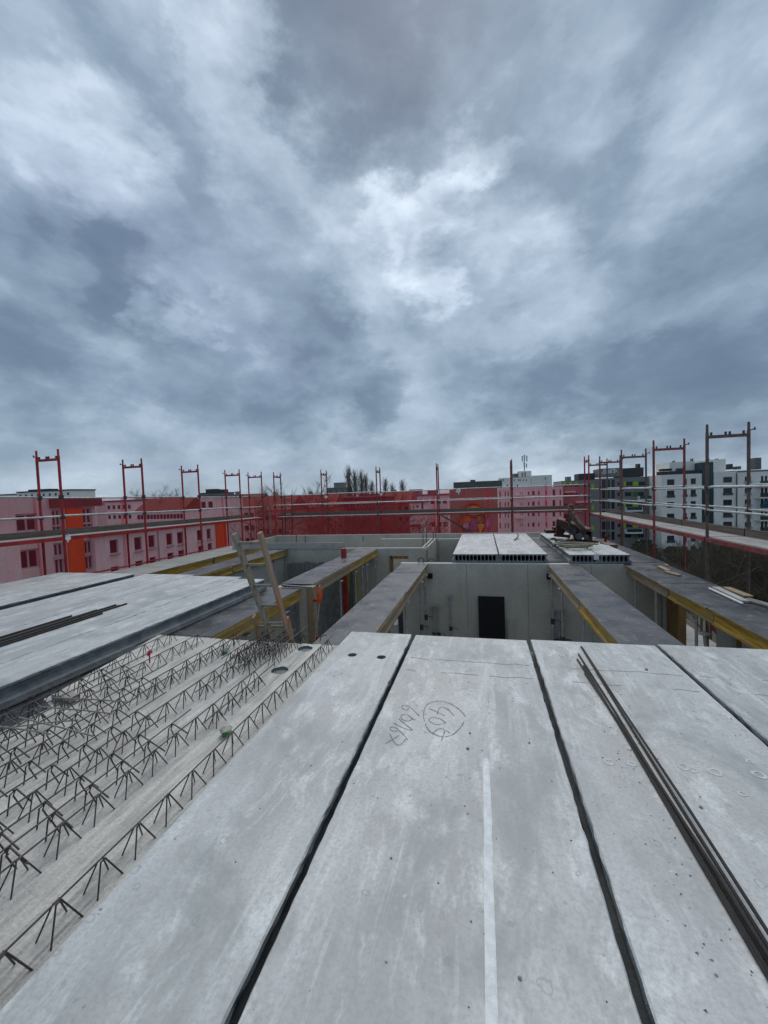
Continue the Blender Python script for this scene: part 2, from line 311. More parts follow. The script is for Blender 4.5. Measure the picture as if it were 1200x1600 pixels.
# ------------------------------------------------------------------ mesh writer
OFF = {}
class MB:
    def __init__(s): s.v = []; s.f = []
    def add(s, vs, fs):
        b = len(s.v); s.v += [Vector(p) for p in vs]; s.f += [tuple(i+b for i in f) for f in fs]
    def box(s, x0, y0, z0, x1, y1, z1):
        x0, x1 = min(x0, x1), max(x0, x1); y0, y1 = min(y0, y1), max(y0, y1); z0, z1 = min(z0, z1), max(z0, z1)
        s.add([(x0, y0, z0), (x1, y0, z0), (x1, y1, z0), (x0, y1, z0), (x0, y0, z1), (x1, y0, z1), (x1, y1, z1), (x0, y1, z1)],
              [(0, 3, 2, 1), (4, 5, 6, 7), (0, 1, 5, 4), (1, 2, 6, 5), (2, 3, 7, 6), (3, 0, 4, 7)]); return s
    def bar(s, p, q, wd, ht, up=(0, 0, 1)):
        p, q = Vector(p), Vector(q); d = (q-p).normalized(); u = Vector(up)
        if abs(d.dot(u)) > .97: u = Vector((1, 0, 0))
        x = d.cross(u).normalized(); u = x.cross(d).normalized(); x *= wd/2; u = u*(ht/2)
        s.add([p-x-u, p+x-u, p+x+u, p-x+u, q-x-u, q+x-u, q+x+u, q-x+u],
              [(0, 1, 2, 3), (7, 6, 5, 4), (0, 4, 5, 1), (1, 5, 6, 2), (2, 6, 7, 3), (3, 7, 4, 0)]); return s
    def tube(s, pts, r, n=6, r2=None, cap=True):
        pts = [Vector(p) for p in pts]; b = len(s.v); k = len(pts); ref = None
        for i, p in enumerate(pts):
            d = (pts[min(i+1, k-1)]-pts[max(i-1, 0)]).normalized()
            if ref is None: ref = d.orthogonal().normalized()
            ref = (ref - d*ref.dot(d)); ref = ref.normalized() if ref.length > 1e-6 else d.orthogonal().normalized()
            y = d.cross(ref); rr = r if r2 is None else r+(r2-r)*i/max(1, k-1)
            for j in range(n):
                a = 2*math.pi*j/n; s.v.append(p+ref*(math.cos(a)*rr)+y*(math.sin(a)*rr))
        for i in range(k-1):
            for j in range(n):
                s.f.append((b+i*n+j, b+i*n+(j+1) % n, b+(i+1)*n+(j+1) % n, b+(i+1)*n+j))
        if cap: s.f.append(tuple(b+j for j in reversed(range(n)))); s.f.append(tuple(b+(k-1)*n+j for j in range(n)))
        return s
    def prism(s, pts, ex):
        """closed outline pts (3D, planar) extruded by vector ex"""
        n = len(pts); ex = Vector(ex); pts = [Vector(p) for p in pts]
        s.add(pts+[p+ex for p in pts], [tuple(range(n)), tuple(reversed(range(n, 2*n)))]+[(i, i+n, (i+1) % n+n, (i+1) % n) for i in range(n)]); return s
    def mesh(s, name, mat, origin=(0, 0, 0), smooth=False):
        me = bpy.data.meshes.new(name); o = Vector(origin)
        me.from_pydata([tuple(p-o) for p in s.v], [], s.f)
        bm = bmesh.new(); bm.from_mesh(me); bmesh.ops.recalc_face_normals(bm, faces=bm.faces[:]); bm.to_mesh(me); bm.free()
        if smooth:
            for p in me.polygons: p.use_smooth = True
        me.materials.append(MAT[mat] if isinstance(mat, str) else mat); return me
    def build(s, name, mat, parent=None, origin=None, smooth=False, local=False):
        base = Vector((0, 0, 0)) if (parent is None or local) else OFF[parent.name]
        org = Vector(origin) if origin is not None else base
        o = bpy.data.objects.new(name, s.mesh(name, mat, org, smooth)); COL.objects.link(o)
        o.location = org-base; o.parent = parent; OFF[o.name] = org
        return o
def place(name, me, parent, loc=(0, 0, 0), rot=(0, 0, 0)):
    o = bpy.data.objects.new(name, me); COL.objects.link(o); o.parent = parent; o.location = loc; o.rotation_euler = rot
    OFF[o.name] = (OFF[parent.name] if parent else Vector((0, 0, 0)))+Vector(loc); return o
def tag(o, label=None, cat=None, group=None, kind=None):
    if label: o['label'] = label
    if cat: o['category'] = cat
    if group: o['group'] = group
    if kind: o['kind'] = kind
    return o
def thing(name, loc, label, cat, group=None, rz=0.0):
    o = bpy.data.objects.new(name, None); COL.objects.link(o); o.location = loc; o.rotation_euler = (0, 0, rz)
    o.empty_display_size = .2; OFF[o.name] = Vector(loc); return tag(o, label, cat, group)
def copy_tree(o, loc=None, rz=None, label=None, parent=None, scale=None):
    c = o.copy(); COL.objects.link(c)
    if parent is not None: c.parent = parent
    if loc is not None: c.location = loc
    if rz is not None: c.rotation_euler = (0, 0, rz)
    if scale is not None: c.scale = scale
    if label: c['label'] = label
    for ch in list(o.children): copy_tree(ch, parent=c)
    return c
def jit(a): return random.uniform(-a, a)

# ------------------------------------------------------------------ setting: ground
GZ = -18.0
g = MB(); g.add([(-1500, -1500, GZ), (1500, -1500, GZ), (1500, 1500, GZ), (-1500, 1500, GZ)], [(0, 1, 2, 3)])
tag(g.build('ground', rough_conc('city_ground', (.085, .08, .06), .35, .06, .2)), kind='structure')
def road(pts, wd, z):
    b = MB()
    for (x0, y0), (x1, y1) in zip(pts, pts[1:]): b.bar((x0, y0, z), (x1, y1, z), wd, .02)
    return tag(b.build('road', rough_conc('asphalt', (.05, .05, .052), .2, .3, .2)), kind='structure')
road([(-27, -60), (-27, 110)], 8, GZ+.03); road([(-150, 105), (200, 105)], 9, GZ+.05)
fl = MB().box(-10, -3, -3.25, 4.05, 17.6, -3.0)
tag(fl.build('floor', rough_conc('storey_floor_concrete', (.2, .2, .19), .2, 1.2, .2)), kind='structure')

# ------------------------------------------------------------------ hollow-core slabs
PROF = [(0, -.008), (.003, -.03), (-.022, -.05), (-.03, -.10), (-.016, -.128), (.018, -.14), (.022, -.2)]   # keyed edge, offset from the top edge
def slab(label, x0, x1, y0, y1, group, cores=0, holes=(), side=True, jitter=.0055, lip=1.0):
    """one precast plank; keyed edges run along Y; cores are real round openings through it"""
    n = max(8, int((y1-y0)/.05)); bm = bmesh.new(); cx = (x0+x1)/2
    pf = [(a*(lip if a > .01 else 1), z) for a, z in PROF]; left = [(x0+.007, 0)]+[(x0-a, z) for a, z in pf]; right = [(x1-.007, 0)]+[(x1+a, z) for a, z in pf]
    loop = left[::-1]+right          # bottom-left .. top-left, top-right .. bottom-right
    k = len(left); rings = []
    for i in range(n+1):
        y = y0+(y1-y0)*i/n; ring = []
        for j, (x, z) in enumerate(loop):
            sgn = 1 if j >= k else -1; m = j-k if j >= k else k-1-j
            a = jitter if m in (1, 2, 3) else jitter*.25
            chip = max(0, noise.noise(Vector((y*13+x*9, z*20, 3.1)))-.3)*.035 if m in (1, 2) else 0
            dy = jit(.004) if 0 < i < n else (jit(.006) if m > 0 else 0)
            ring.append(bm.verts.new((x+sgn*(noise.noise(Vector((x*30, y*24, z*30)))*a*.7+jit(.0016)-chip), y+dy, z-chip*.6+(noise.noise(Vector((x*5, y*7, 1)))*a*.5 if m in (1, 2) else 0))))
        rings.append(ring)
    nl = len(loop)
    for i in range(n):
        for j in range(nl):
            j2 = (j+1) % nl
            if j == k-1 and holes: continue
            f = bm.faces.new((rings[i][j], rings[i][j2], rings[i+1][j2], rings[i+1][j]))
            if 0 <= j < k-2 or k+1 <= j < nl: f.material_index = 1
    def fill(edges, mi):
        r = bmesh.ops.triangle_fill(bm, use_beauty=True, edges=edges)
        for f in r['geom']:
            if isinstance(f, bmesh.types.BMFace): f.material_index = mi
    def edge(a, b): return bm.edges.get((a, b)) or bm.edges.new((a, b))
    if holes:
        L_ = [r[k-1] for r in rings]; Rr = [r[k] for r in rings]; outer = L_+Rr[::-1]
        ed = [edge(outer[i], outer[(i+1) % len(outer)]) for i in range(len(outer))]
        for hx, hy, hr in holes:
            top = [bm.verts.new((hx+hr*math.cos(t*math.pi/10), hy+hr*math.sin(t*math.pi/10), 0)) for t in range(20)]
            bot = [bm.verts.new((v.co.x, v.co.y, -.035)) for v in top]
            for t in range(20):
                t2 = (t+1) % 20; f = bm.faces.new((top[t], bot[t], bot[t2], top[t2])); f.material_index = 1; ed.append(edge(top[t], top[t2]))
            f = bm.faces.new(bot); f.material_index = 1
        fill(ed, 0)
    core_loops = [[], []]
    if cores:
        wdt = (x1-x0-.10)/cores; rx, rz = wdt*.425, .074
        for c in range(cores):
            ccx = x0+.05+wdt*(c+.5); ends = []
            for e, y in ((0, y0), (1, y1)):
                ends.append([bm.verts.new((ccx+rx*math.copysign(abs(math.cos(t*math.pi/8))**.8, math.cos(t*math.pi/8)), y, -.098+rz*math.copysign(abs(math.sin(t*math.pi/8))**.8, math.sin(t*math.pi/8)))) for t in range(16)])
            for t in range(16):
                t2 = (t+1) % 16; f = bm.faces.new((ends[0][t], ends[0][t2], ends[1][t2], ends[1][t])); f.material_index = 1
            core_loops[0].append(ends[0]); core_loops[1].append(ends[1])
    for e, ring in ((0, rings[0]), (1, rings[-1])):
        ed = [edge(ring[i], ring[(i+1) % nl]) for i in range(nl)]
        for lp in core_loops[e]: ed += [edge(lp[i], lp[(i+1) % 16]) for i in range(16)]
        fill(ed, 1)
    bmesh.ops.recalc_face_normals(bm, faces=bm.faces[:])
    me = bpy.data.meshes.new('hollow_core_slab'); o = bpy.data.objects.new('hollow_core_slab', me); COL.objects.link(o)
    org = Vector((cx, (y0+y1)/2, -.2)); bmesh.ops.translate(bm, verts=bm.verts[:], vec=-org); bm.to_mesh(me); bm.free()
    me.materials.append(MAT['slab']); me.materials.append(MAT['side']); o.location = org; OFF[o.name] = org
    return tag(o, label, 'concrete slab', group)
G1 = 'hollow core slabs laid side by side in front'
slabA = slab('narrow concrete slab with two small round recesses beside the lattice reinforcement', -1.52, -.80, -1.3, 4.36, G1, holes=[(-1.29, 3.71, .045), (-.99, 3.70, .045)], lip=.25)
slabB = slab('wide concrete slab with circled crayon writing and a pale mortar stripe', -.762, .419, -1.3, 4.35, G1, lip=.25)
slabC = slab('concrete slab carrying the bundle of long dark rods, right of the stripe slab', .458, 1.618, -1.3, 4.38, G1, lip=.25)
slabD = slab('concrete slab cut by the right picture edge, beyond the rod slab', 1.655, 2.86, -1.3, 4.42, G1, lip=.25)
G2 = 'pale hollow core slabs on the neighbouring bay'
slab('narrow pale slab with exposed keyed edge beside the dark plywood and lattice reinforcement', -4.80, -4.20, -.5, 7.02, G2, lip=2.2)
slab('pale slab carrying the short bundle of dark rods', -6.03, -4.82, -.5, 7.2, G2)
slab('pale slab between the rod slab and the long dark joint', -7.32, -6.05, -.5, 7.34, G2)
slab('pale slab along the far side of the long dark joint', -8.86, -7.66, -.5, 7.35, G2)
slab('outermost pale slab next to the red scaffolding', -9.86, -8.88, -.5, 7.36, G2)
G3 = 'hollow core slabs lying beyond the deep room'
slab('far slab with eleven round cores, left of the slab holding a bent hook', -.76, .355, 10.24, 15.1, G3, cores=11)
slab('far slab with eleven round cores and a small bent hook on top', .385, 1.50, 10.24, 15.1, G3, cores=11)
slab('half-width far slab with six cores and keyed side under the rusty clamp', 1.98, 2.60, 10.16, 15.1, G3, cores=6)
slab('half-width far slab with six cores nearest the right scaffolding', 2.625, 3.27, 10.16, 15.1, G3, cores=6)

# mortar stripe and crayon writing on slab B
st = MB(); N_ = 60
for i in range(N_):
    pass
vs = []; fs = []
for i in range(N_+1):
    y = -.2+(2.36+.2)*i/N_; wd = .019+noise.noise(Vector((0, y*9, 0)))*.003; xx = -.012+noise.noise(Vector((3, y*2, 0)))*.004
    if i == N_: wd *= .5
    vs += [(xx-wd, y, .0012), (xx-wd*.6, y, .0035), (xx+wd*.6, y, .0035), (xx+wd, y, .0012)]
    if i:
        b = 4*(i-1)
        fs += [(b+j, b+j+1, b+j+5, b+j+4) for j in range(3)]
st.add(vs, fs); st.build('mortar_stripe', 'stripe', slabB)
STROKES = [[(585, 380), (575, 300), (590, 210), (650, 150), (780, 125), (900, 155), (1000, 215), (1060, 270), (1100, 320)],
 [(1080, 385), (1040, 450), (960, 530), (880, 565), (800, 570), (700, 535), (640, 490), (600, 425), (612, 405)],
 [(640, 215), (750, 265), (840, 310)], [(745, 290), (780, 205), (860, 215), (960, 310)],
 [(855, 400), (780, 345), (700, 330), (645, 350), (650, 380), (720, 415), (780, 415), (858, 398)],
 [(690, 525), (750, 480), (800, 470), (850, 490), (905, 525)], [(845, 500), (815, 570), (800, 625)],
 [(390, 215), (360, 240), (310, 215), (305, 185), (350, 178), (400, 195), (460, 250), (525, 315)],
 [(480, 355), (440, 350), (380, 300), (320, 295), (290, 320), (310, 355), (370, 375), (410, 365), (440, 345)],
 [(265, 345), (345, 415), (435, 490), (330, 465), (200, 400)],
 [(250, 495), (205, 505), (155, 480), (165, 455), (215, 452), (260, 485), (320, 540), (375, 610)],
 [(95, 660), (180, 610), (265, 555)], [(150, 525), (200, 630), (255, 675), (310, 650), (355, 600)]]
cw = MB()
for stx in STROKES:
    P = [pz(590+a/8, 1080+b/8, .0) for a, b in stx]; Q = []
    for i in range(len(P)-1):            # light smoothing
        p0, p1, p2, p3 = P[max(i-1, 0)], P[i], P[i+1], P[min(i+2, len(P)-1)]
        for q in range(4):
            t = q/4; Q.append(.5*((2*p1)+(p2-p0)*t+(2*p0-5*p1+4*p2-p3)*t*t+(3*p1-p0-3*p2+p3)*t**3))
    Q.append(P[-1]); vs = []; fs = []
    for i, p in enumerate(Q):
        d = (Q[min(i+1, len(Q)-1)]-Q[max(i-1, 0)]); d.z = 0; d.normalize(); nrm = Vector((-d.y, d.x, 0))*(.0019+jit(.0007))
        vs += [p-nrm+Vector((0, 0, .003)), p+nrm+Vector((0, 0, .003))]
        if i: fs.append((2*i-2, 2*i-1, 2*i+1, 2*i))
    cw.add(vs, fs)
tag(cw.build('crayon_writing', 'pencil', slabB), label='handwritten characters and circle in dark crayon')
# splashes of white laitance lines across the slabs near their far ends (casting marks)
for sl, x0, x1 in ((slabB, -.70, .38), (slabC, .5, 1.57), (slabD, 1.7, 2.8)):
    b = MB()
    for yy in (3.45, 3.72):
        pts = [(x0+(x1-x0)*i/24, yy+noise.noise(Vector((i*.4, yy, x0)))*.025) for i in range(25)]
        for (xa, ya), (xb, yb) in zip(pts, pts[1:]):
            if noise.noise(Vector((xa*3, yy*2, 9))) > -.12:
                b.add([(xa, ya-.003, .0025), (xb, yb-.003, .0025), (xb, yb+.003, .0025), (xa, ya+.003, .0025)], [(0, 1, 2, 3)])
    b.build('casting_mark', plain('casting_mark_grey', (.31, .32, .33), .8, 0, .3, 20), sl)

# pale rings left by drips on the rod slab
rg = MB()
for px, py, ra in ((952, 1190, .03), (987, 1193, .026), (1068, 1198, .032), (1082, 1203, .026), (1118, 1206, .036), (1186, 1210, .034), (1172, 1190, .02), (1160, 1240, .02)):
    c = pz(px, py, .0015); n = 22; vs = []
    for i in range(n):
        a = 2*math.pi*i/n; k = 1+noise.noise(Vector((c.x*9+math.cos(a), c.y*9+math.sin(a), 2)))*.25
        for q in (.55, 1.0): vs.append(c+Vector((math.cos(a)*ra*q*k, math.sin(a)*ra*q*k, 0)))
    rg.add(vs, [(2*i, 2*i+1, (2*i+3) % (2*n), (2*i+2) % (2*n)) for i in range(n)])
ro = rg.build('drip_marks', plain('drip_mark', (.52, .535, .54), .85, 0, .2, 40), slabC); ro['kind'] = 'stuff'

# pebbles and crumbs
def pebble(px, py, size, label, z=0.0):
    c = pz(px, py, z); b = MB(); n = 7
    for i in range(1, 4):
        for j in range(n):
            a = 2*math.pi*j/n; ph = math.pi*i/4; q = Vector((math.sin(ph)*math.cos(a), math.sin(ph)*math.sin(a)*.8, math.cos(ph)*.6))
            b.v.append(c+Vector((0, 0, size*.5))+q*size*(1+jit(.22)))
    b.v += [c+Vector((0, 0, size*1.1)), c+Vector((0, 0, 0))]
    for i in range(2):
        for j in range(n): b.f.append((i*n+j, i*n+(j+1) % n, (i+1)*n+(j+1) % n, (i+1)*n+j))
    for j in range(n): b.f.append((3*n, (j+1) % n, j)); b.f.append((3*n+1, 2*n+j, 2*n+(j+1) % n))
    return tag(b.build('pebble', plain('pebble_stone', (.33, .31, .29), .9, 0, .35, 40), origin=c), label, 'pebble', 'loose stones on the slabs')
pebble(812, 1529, .0075, 'pale stone lying right of the mortar stripe on the writing slab')
pebble(731, 1170, .010, 'dark stone below the circled writing on the stripe slab')
pebble(734, 1146, .0075, 'smaller dark stone beside the circled writing')
pebble(827, 1161, .008, 'dark stone near the gap right of the mortar stripe')
pebble(611, 1341, .006, 'small brown stone on the bare left half of the stripe slab')
pebble(1010, 1047, .014, 'flat grey stone right of the long rods near the slab end')
pebble(1095, 1262, .009, 'dark stone right of the long rods in the middle of the slab')
cr = MB(); rr = random.Random(5)
def crumb(x, y, s, z=0.0):
    p = Vector((x, y, z)); a = rr.uniform(0, 6.28)
    t = [p+Vector((math.cos(a+i*2.1)*s*rr.uniform(.6, 1.3), math.sin(a+i*2.1)*s*rr.uniform(.6, 1.3), .0005)) for i in range(3)]+[p+Vector((0, 0, s*rr.uniform(.5, 1)))]
    cr.add(t, [(0, 1, 2), (0, 1, 3), (1, 2, 3), (2, 0, 3)])
for cxx, cyy, sx, sy, k in ((.74, 4.0, .06, .2, 45), (.82, 2.7, .06, .25, 40), (.95, 3.0, .12, .6, 30), (.2, 3.4, .3, .3, 40), (-.4, 3.5, .3, .2, 35), (.75, 1.9, .1, .4, 35), (-.5, 2.0, .3, .8, 35), (1.2, 3.2, .3, .6, 40), (2.0, 3.2, .3, .7, 40), (.1, 2.2, .2, .8, 35), (-1.1, 2.8, .3, .9, 30), (.75, 1.6, .1, .3, 30), (-5.2, 5, .8, 1.5, 40)):
    for i in range(k): crumb(rr.gauss(cxx, sx), min(4.2, rr.gauss(cyy, sy)) if cxx > -2 else rr.gauss(cyy, sy), rr.choice((.002, .003, .004, .006)))
tag(cr.build('debris', plain('crumb_grey', (.14, .135, .13), .9, 0, .4, 60)), 'scattered dark crumbs of concrete on the slab tops', 'debris', kind='stuff')

# ------------------------------------------------------------------ filigree slab with lattice girders
FZ = -.14
fb = bmesh.new(); nx, ny = 240, 56; FX0, FX1, FY0, FY1 = -4.02, -1.42, -1.0, 4.27
def fz(x, y):
    r = noise.noise(Vector((x*26, y*.35, 0)))*.006+noise.noise(Vector((x*11, y*.5, 4)))*.005+noise.noise(Vector((x*55, y*2, 2)))*.002
    for yy, xa in ((2.62, -2.75), (2.95, -2.6), (2.38, -2.3)):
        if abs(y-yy) < .03 and x > xa: r -= .004
    gr = abs(noise.noise(Vector((x*13, y*.22, 8))))
    if gr < .07: r -= .007*(1-gr/.07)*max(0, .5+noise.noise(Vector((x*3, y*1.2, 3))))*1.4
    return FZ+r
def fx_left(y): return max(-4.14, -3.86-.17*max(0, y-2.7)) if y > 2.65 else -3.64
fgrid = []
for j in range(ny+1):
    y = FY0+(FY1-FY0)*j/ny; xl = fx_left(y); row = []
    for i in range(nx+1):
        x = xl+(FX1-xl)*i/nx; row.append(fb.verts.new((x, y+(jit(.006) if j == ny else 0), fz(x, y))))
    fgrid.append(row)
for j in range(ny):
    for i in range(nx): fb.faces.new((fgrid[j][i], fgrid[j][i+1], fgrid[j+1][i+1], fgrid[j+1][i]))
r = bmesh.ops.extrude_face_region(fb, geom=fb.faces[:])
for v in r['geom']:
    if isinstance(v, bmesh.types.BMVert): v.co.z = -.2
bmesh.ops.recalc_face_normals(fb, faces=fb.faces[:])
def bm_obj(bm, name, mats):
    me = bpy.data.meshes.new(name); bm.to_mesh(me); bm.free(); o = bpy.data.objects.new(name, me); COL.objects.link(o)
    for m in mats: me.materials.append(MAT[m])
    OFF[o.name] = Vector((0, 0, 0)); return o
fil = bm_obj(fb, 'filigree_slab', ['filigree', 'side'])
cutb = bmesh.new()
for hx, hy, hr in ((-2.01, 3.56, .085), (-2.0, 4.13, .085)):
    bmesh.ops.create_cone(cutb, cap_ends=True, segments=28, radius1=hr, radius2=hr, depth=.4, matrix=Matrix.Translation((hx, hy, -.05)))
    # leaves a 5 cm deep round pocket
for v in cutb.verts:
    if v.co.z < -.1: v.co.z = -.168
cut = bm_obj(cutb, 'pocket', ['side'])
mod = fil.modifiers.new('pocket', 'BOOLEAN'); mod.operation = 'DIFFERENCE'; mod.object = cut; mod.solver = 'EXACT'
dg = bpy.context.evaluated_depsgraph_get(); me2 = bpy.data.meshes.new_from_object(fil.evaluated_get(dg)); fil.modifiers.clear()
old = fil.data; fil.data = me2; bpy.data.meshes.remove(old); bpy.data.objects.remove(cut)
fil.name = 'filigree_slab'; OFF['filigree_slab'] = Vector((0, 0, 0))
tag(fil, 'thin ridged concrete plate with rows of triangular lattice girders standing on it', 'concrete plate')
def girder(x, y0, y1, h, half=.045, pitch=.195, phase=0.0, chord_ext=.12, parent=fil, tilt=0.0, zb=FZ, chord=True, rr_=.0038):
    """lattice girder: top chord and two lacing bars, the legs cast into the plate"""
    z1 = zb+h; xt = x+tilt; n = max(1, int((y1-y0)/pitch)); q = parent and MB()
    t = MB(); pts = []
    k = max(3, int((y1-y0)/.4))
    for i in range(k+1):
        y = y0-chord_ext+(y1-y0+2*chord_ext)*i/k; pts.append((xt+noise.noise(Vector((x*7, y, 0)))*.006, y, z1+noise.noise(Vector((x*3, y, 5)))*.005))
    t.tube(pts, rr_+.0012, 6); g_ = t.build('lattice_girder', 'wire', parent)
    y = y0+phase
    for sgn in (-1, 1):
        b = MB(); yy = y
        while yy < y1-.02:
            jz = jit(.004); top = Vector((xt+sgn*.007, yy, z1-.002+jz)); dy = pitch*.36
            b.tube([(x+sgn*half, yy-dy, zb-.02), top+Vector((0, -.010, 0))], rr_, 5); b.tube([top+Vector((0, .010, 0)), (x+sgn*half, yy+dy, zb-.02)], rr_, 5)
            b.tube([top+Vector((0, -.012, -.003)), top+Vector((0, .012, -.003))], rr_, 5)
            yy += pitch
        b.build('lacing_bar', 'wire', g_)
    return g_
def shear_girder(x, y0, y1, h, parent=fil, pitch=.205, lean=.14):
    """light girder whose hooked lacing leans to one side"""
    t = MB(); t.tube([(x, y0-.2, FZ+h+.003), (x+jit(.008), (y0+y1)/2, FZ+h+.003), (x, y1+.15, FZ+h+.003)], .0048, 6); g_ = t.build('lattice_girder', 'wire', parent)
    b = MB(); c = MB(); yy = y0
    while yy < y1:
        b.tube([(x-.012, yy-.028, FZ-.02), (x-.006, yy-.01, FZ+h-.02), (x+.01, yy+.02, FZ+h)], .0042, 5)
        b.tube([(x+.012, yy+.04, FZ-.02), (x+.004, yy+.0, FZ+h-.03), (x+.008, yy+.012, FZ+h)], .0042, 5)
        c.tube([(x+.0, yy+.004, FZ+h-.004), (x+.02, yy+.012, FZ+h), (x+lean, yy+.0, FZ+.082)], .0048, 5)
        yy += pitch
    b.build('lacing_bar', 'wire', g_); c.build('lacing_bar', 'wire', g_); return g_
girder(-1.715, -.4, 4.15, .12, phase=.02)
girder(-2.10, -.2, 3.42, .12, phase=.13)
girder(-2.49, .2, 4.2, .12, phase=.07)
girder(-2.94, .6, 4.2, .12, phase=.04)
girder(-3.36, 1.4, 4.2, .12, phase=.11)
girder(-3.76, 1.9, 4.2, .12, phase=.02)
for x, y0, y1 in ((-2.21, .7, 2.4), (-2.34, .75, 2.3), (-2.62, 1.0, 2.6), (-2.80, 1.0, 2.5), (-3.06, 1.5, 3.1), (-3.22, 1.5, 3.0), (-3.48, 1.9, 3.3), (-3.62, 2.0, 3.2)):
    shear_girder(x, y0, y1, .125)
girder(-2.02, 2.55, 3.35, .10, .04, phase=.05); girder(-2.40, 2.95, 4.1, .105, .04, phase=.02); girder(-2.86, 2.8, 4.1, .105, .04, phase=.08)
girder(-2.30, 3.45, 4.25, .115, .045, phase=.03)
def cap(px, py, label):
    c = pz(px, py, FZ); b = MB()
    b.tube([c, c+Vector((0, 0, .035))], .033, 14); t = thing('pipe_cap', c, label, 'cap', 'green caps on the lattice plate')
    b.build('sleeve', 'green', t); m = MB()
    n = 12; b2 = MB(); prev = None
    for ring in range(4):
        for j in range(n):
            a = 2*math.pi*j/n; rad = (.040, .043, .03, .008)[ring]*(1+jit(.18)); m.v.append(c+Vector((math.cos(a)*rad, math.sin(a)*rad, (.033, .043, .052, .055)[ring]+jit(.003))))
    for ring in range(3):
        for j in range(n): m.f.append((ring*n+j, ring*n+(j+1) % n, (ring+1)*n+(j+1) % n, (ring+1)*n+j))
    m.f.append(tuple(3*n+j for j in range(n))); m.f.append(tuple(reversed(range(n))))
    m.build('mortar', 'mortar', t)
cap(354, 1148, 'green cap smeared with mortar near the narrow slab'); cap(351, 1021, 'green cap by the far end of the lattice plate')
c = pz(233, 1019, -.02); b = MB(); b.tube([c+Vector((0, -.01, -.035)), c+Vector((0, 0, .0)), c+Vector((.02, .015, .008))], .016, 10, .02); b.tube([c+Vector((.0, 0, -.12)), c+Vector((0, 0, -.03))], .008, 6)
tag(b.build('rod_protector', 'redplastic', origin=c), 'red plastic cap on a rod at the edge of the lattice plate', 'cap')
# hooked link bars lying across the girders on the left edge
hb = [((122, 1125), (20, 1136)), ((145, 1150), (30, 1121)), ((78, 1147), (0, 1135)), ((175, 1115), (60, 1104)), ((200, 1097), (85, 1090))]
for (a, c_) in hb:
    p, q = pz(*a, -.01), pz(*c_, 0.01); b = MB(); b.tube([p, (p*2+q)/3+Vector((0, 0, .004)), q, q+Vector((-.01, 0, -.05))], .0055, 6)
    tag(b.build('link_bar', plain('pale_link_steel', (.25, .23, .2), .6, .4, .3, 30), origin=p), 'thin hooked steel bar lying across the lattice girders at the dark plywood', 'rebar', 'hooked bars across the girders')
# timber wedge
p = pz(102, 1092, -.13); b = MB(); b.bar(p+Vector((-.10, 0, .03)), p+Vector((.14, -.02, .03)), .08, .04); tag(b.build('timber_block', plain('dusty_block', (.33, .32, .28), .9, 0, .15, 9), origin=p), 'dusty timber block wedged between plywood strip and lattice plate', 'timber block')
# bundle of spare girder offcuts at the ladder foot
for i in range(5):
    x = -2.62+.125*i+jit(.02); p0 = thing('girder_offcut', (x, 3.95, FZ), 'short spare lattice girder in the tangled heap at the ladder foot', 'lattice girder', 'spare lattice girders at the ladder')
    girder(x, 3.62+jit(.12), 4.3+jit(.12), .10+jit(.02), .04, .13, .05, .1, p0, jit(.02), FZ+.022+.012*(i % 2))

# ------------------------------------------------------------------ rods
def rod(pts, r, label, group, mat='rebar'):
    b = MB(); b.tube(pts, r, 8); return tag(b.build('steel_rod', mat, origin=pts[0]), label, 'steel rod', group)
RL = 'long dark steel rod in the loose bundle lying on the slab right of the writing'
for i, (px, py, xe, r) in enumerate(((908, 1010, .897, .0074), (910, 1012, .911, .007), (904, 1022, .878, .0074), (902, 1030, .862, .0074), (912, 1040, .848, .0074), (914, 1052, .886, .007))):
    p = pz(px, py, r+.001); lift = .018 if i in (1, 5) else 0
    q = Vector((xe, -1.0, r+.001+lift)); mid = (p*.6+q*.4); mid.x += (.0, .012, -.006, .004, -.008, .006)[i]; m2 = p*.25+q*.75; m2.x = xe+.0
    rod([p, p*.8+q*.2+Vector(((xe-p.x)*.35, 0, lift*.5)), mid+Vector(((xe-mid.x)*.55, 0, lift)), m2+Vector((0, 0, lift*.3)), q], r, RL, 'rods on the rod slab')
for i, (px, py, dx) in enumerate(((112, 962, -.10), (151, 953, -.05), (181, 945, 0.0), (186, 946, .03), (198, 943, .06), (140, 957, -.025), (160, 958, .1))):
    p = pz(px, py, .014); y = p.y
    rod([p, (p.x+jit(.004), (y+.5)/2, .014), (p.x+jit(.006)-.01, -.3, .014)], .0125, 'dark steel rod in the short bundle on the pale slab', 'rods on the pale slab')

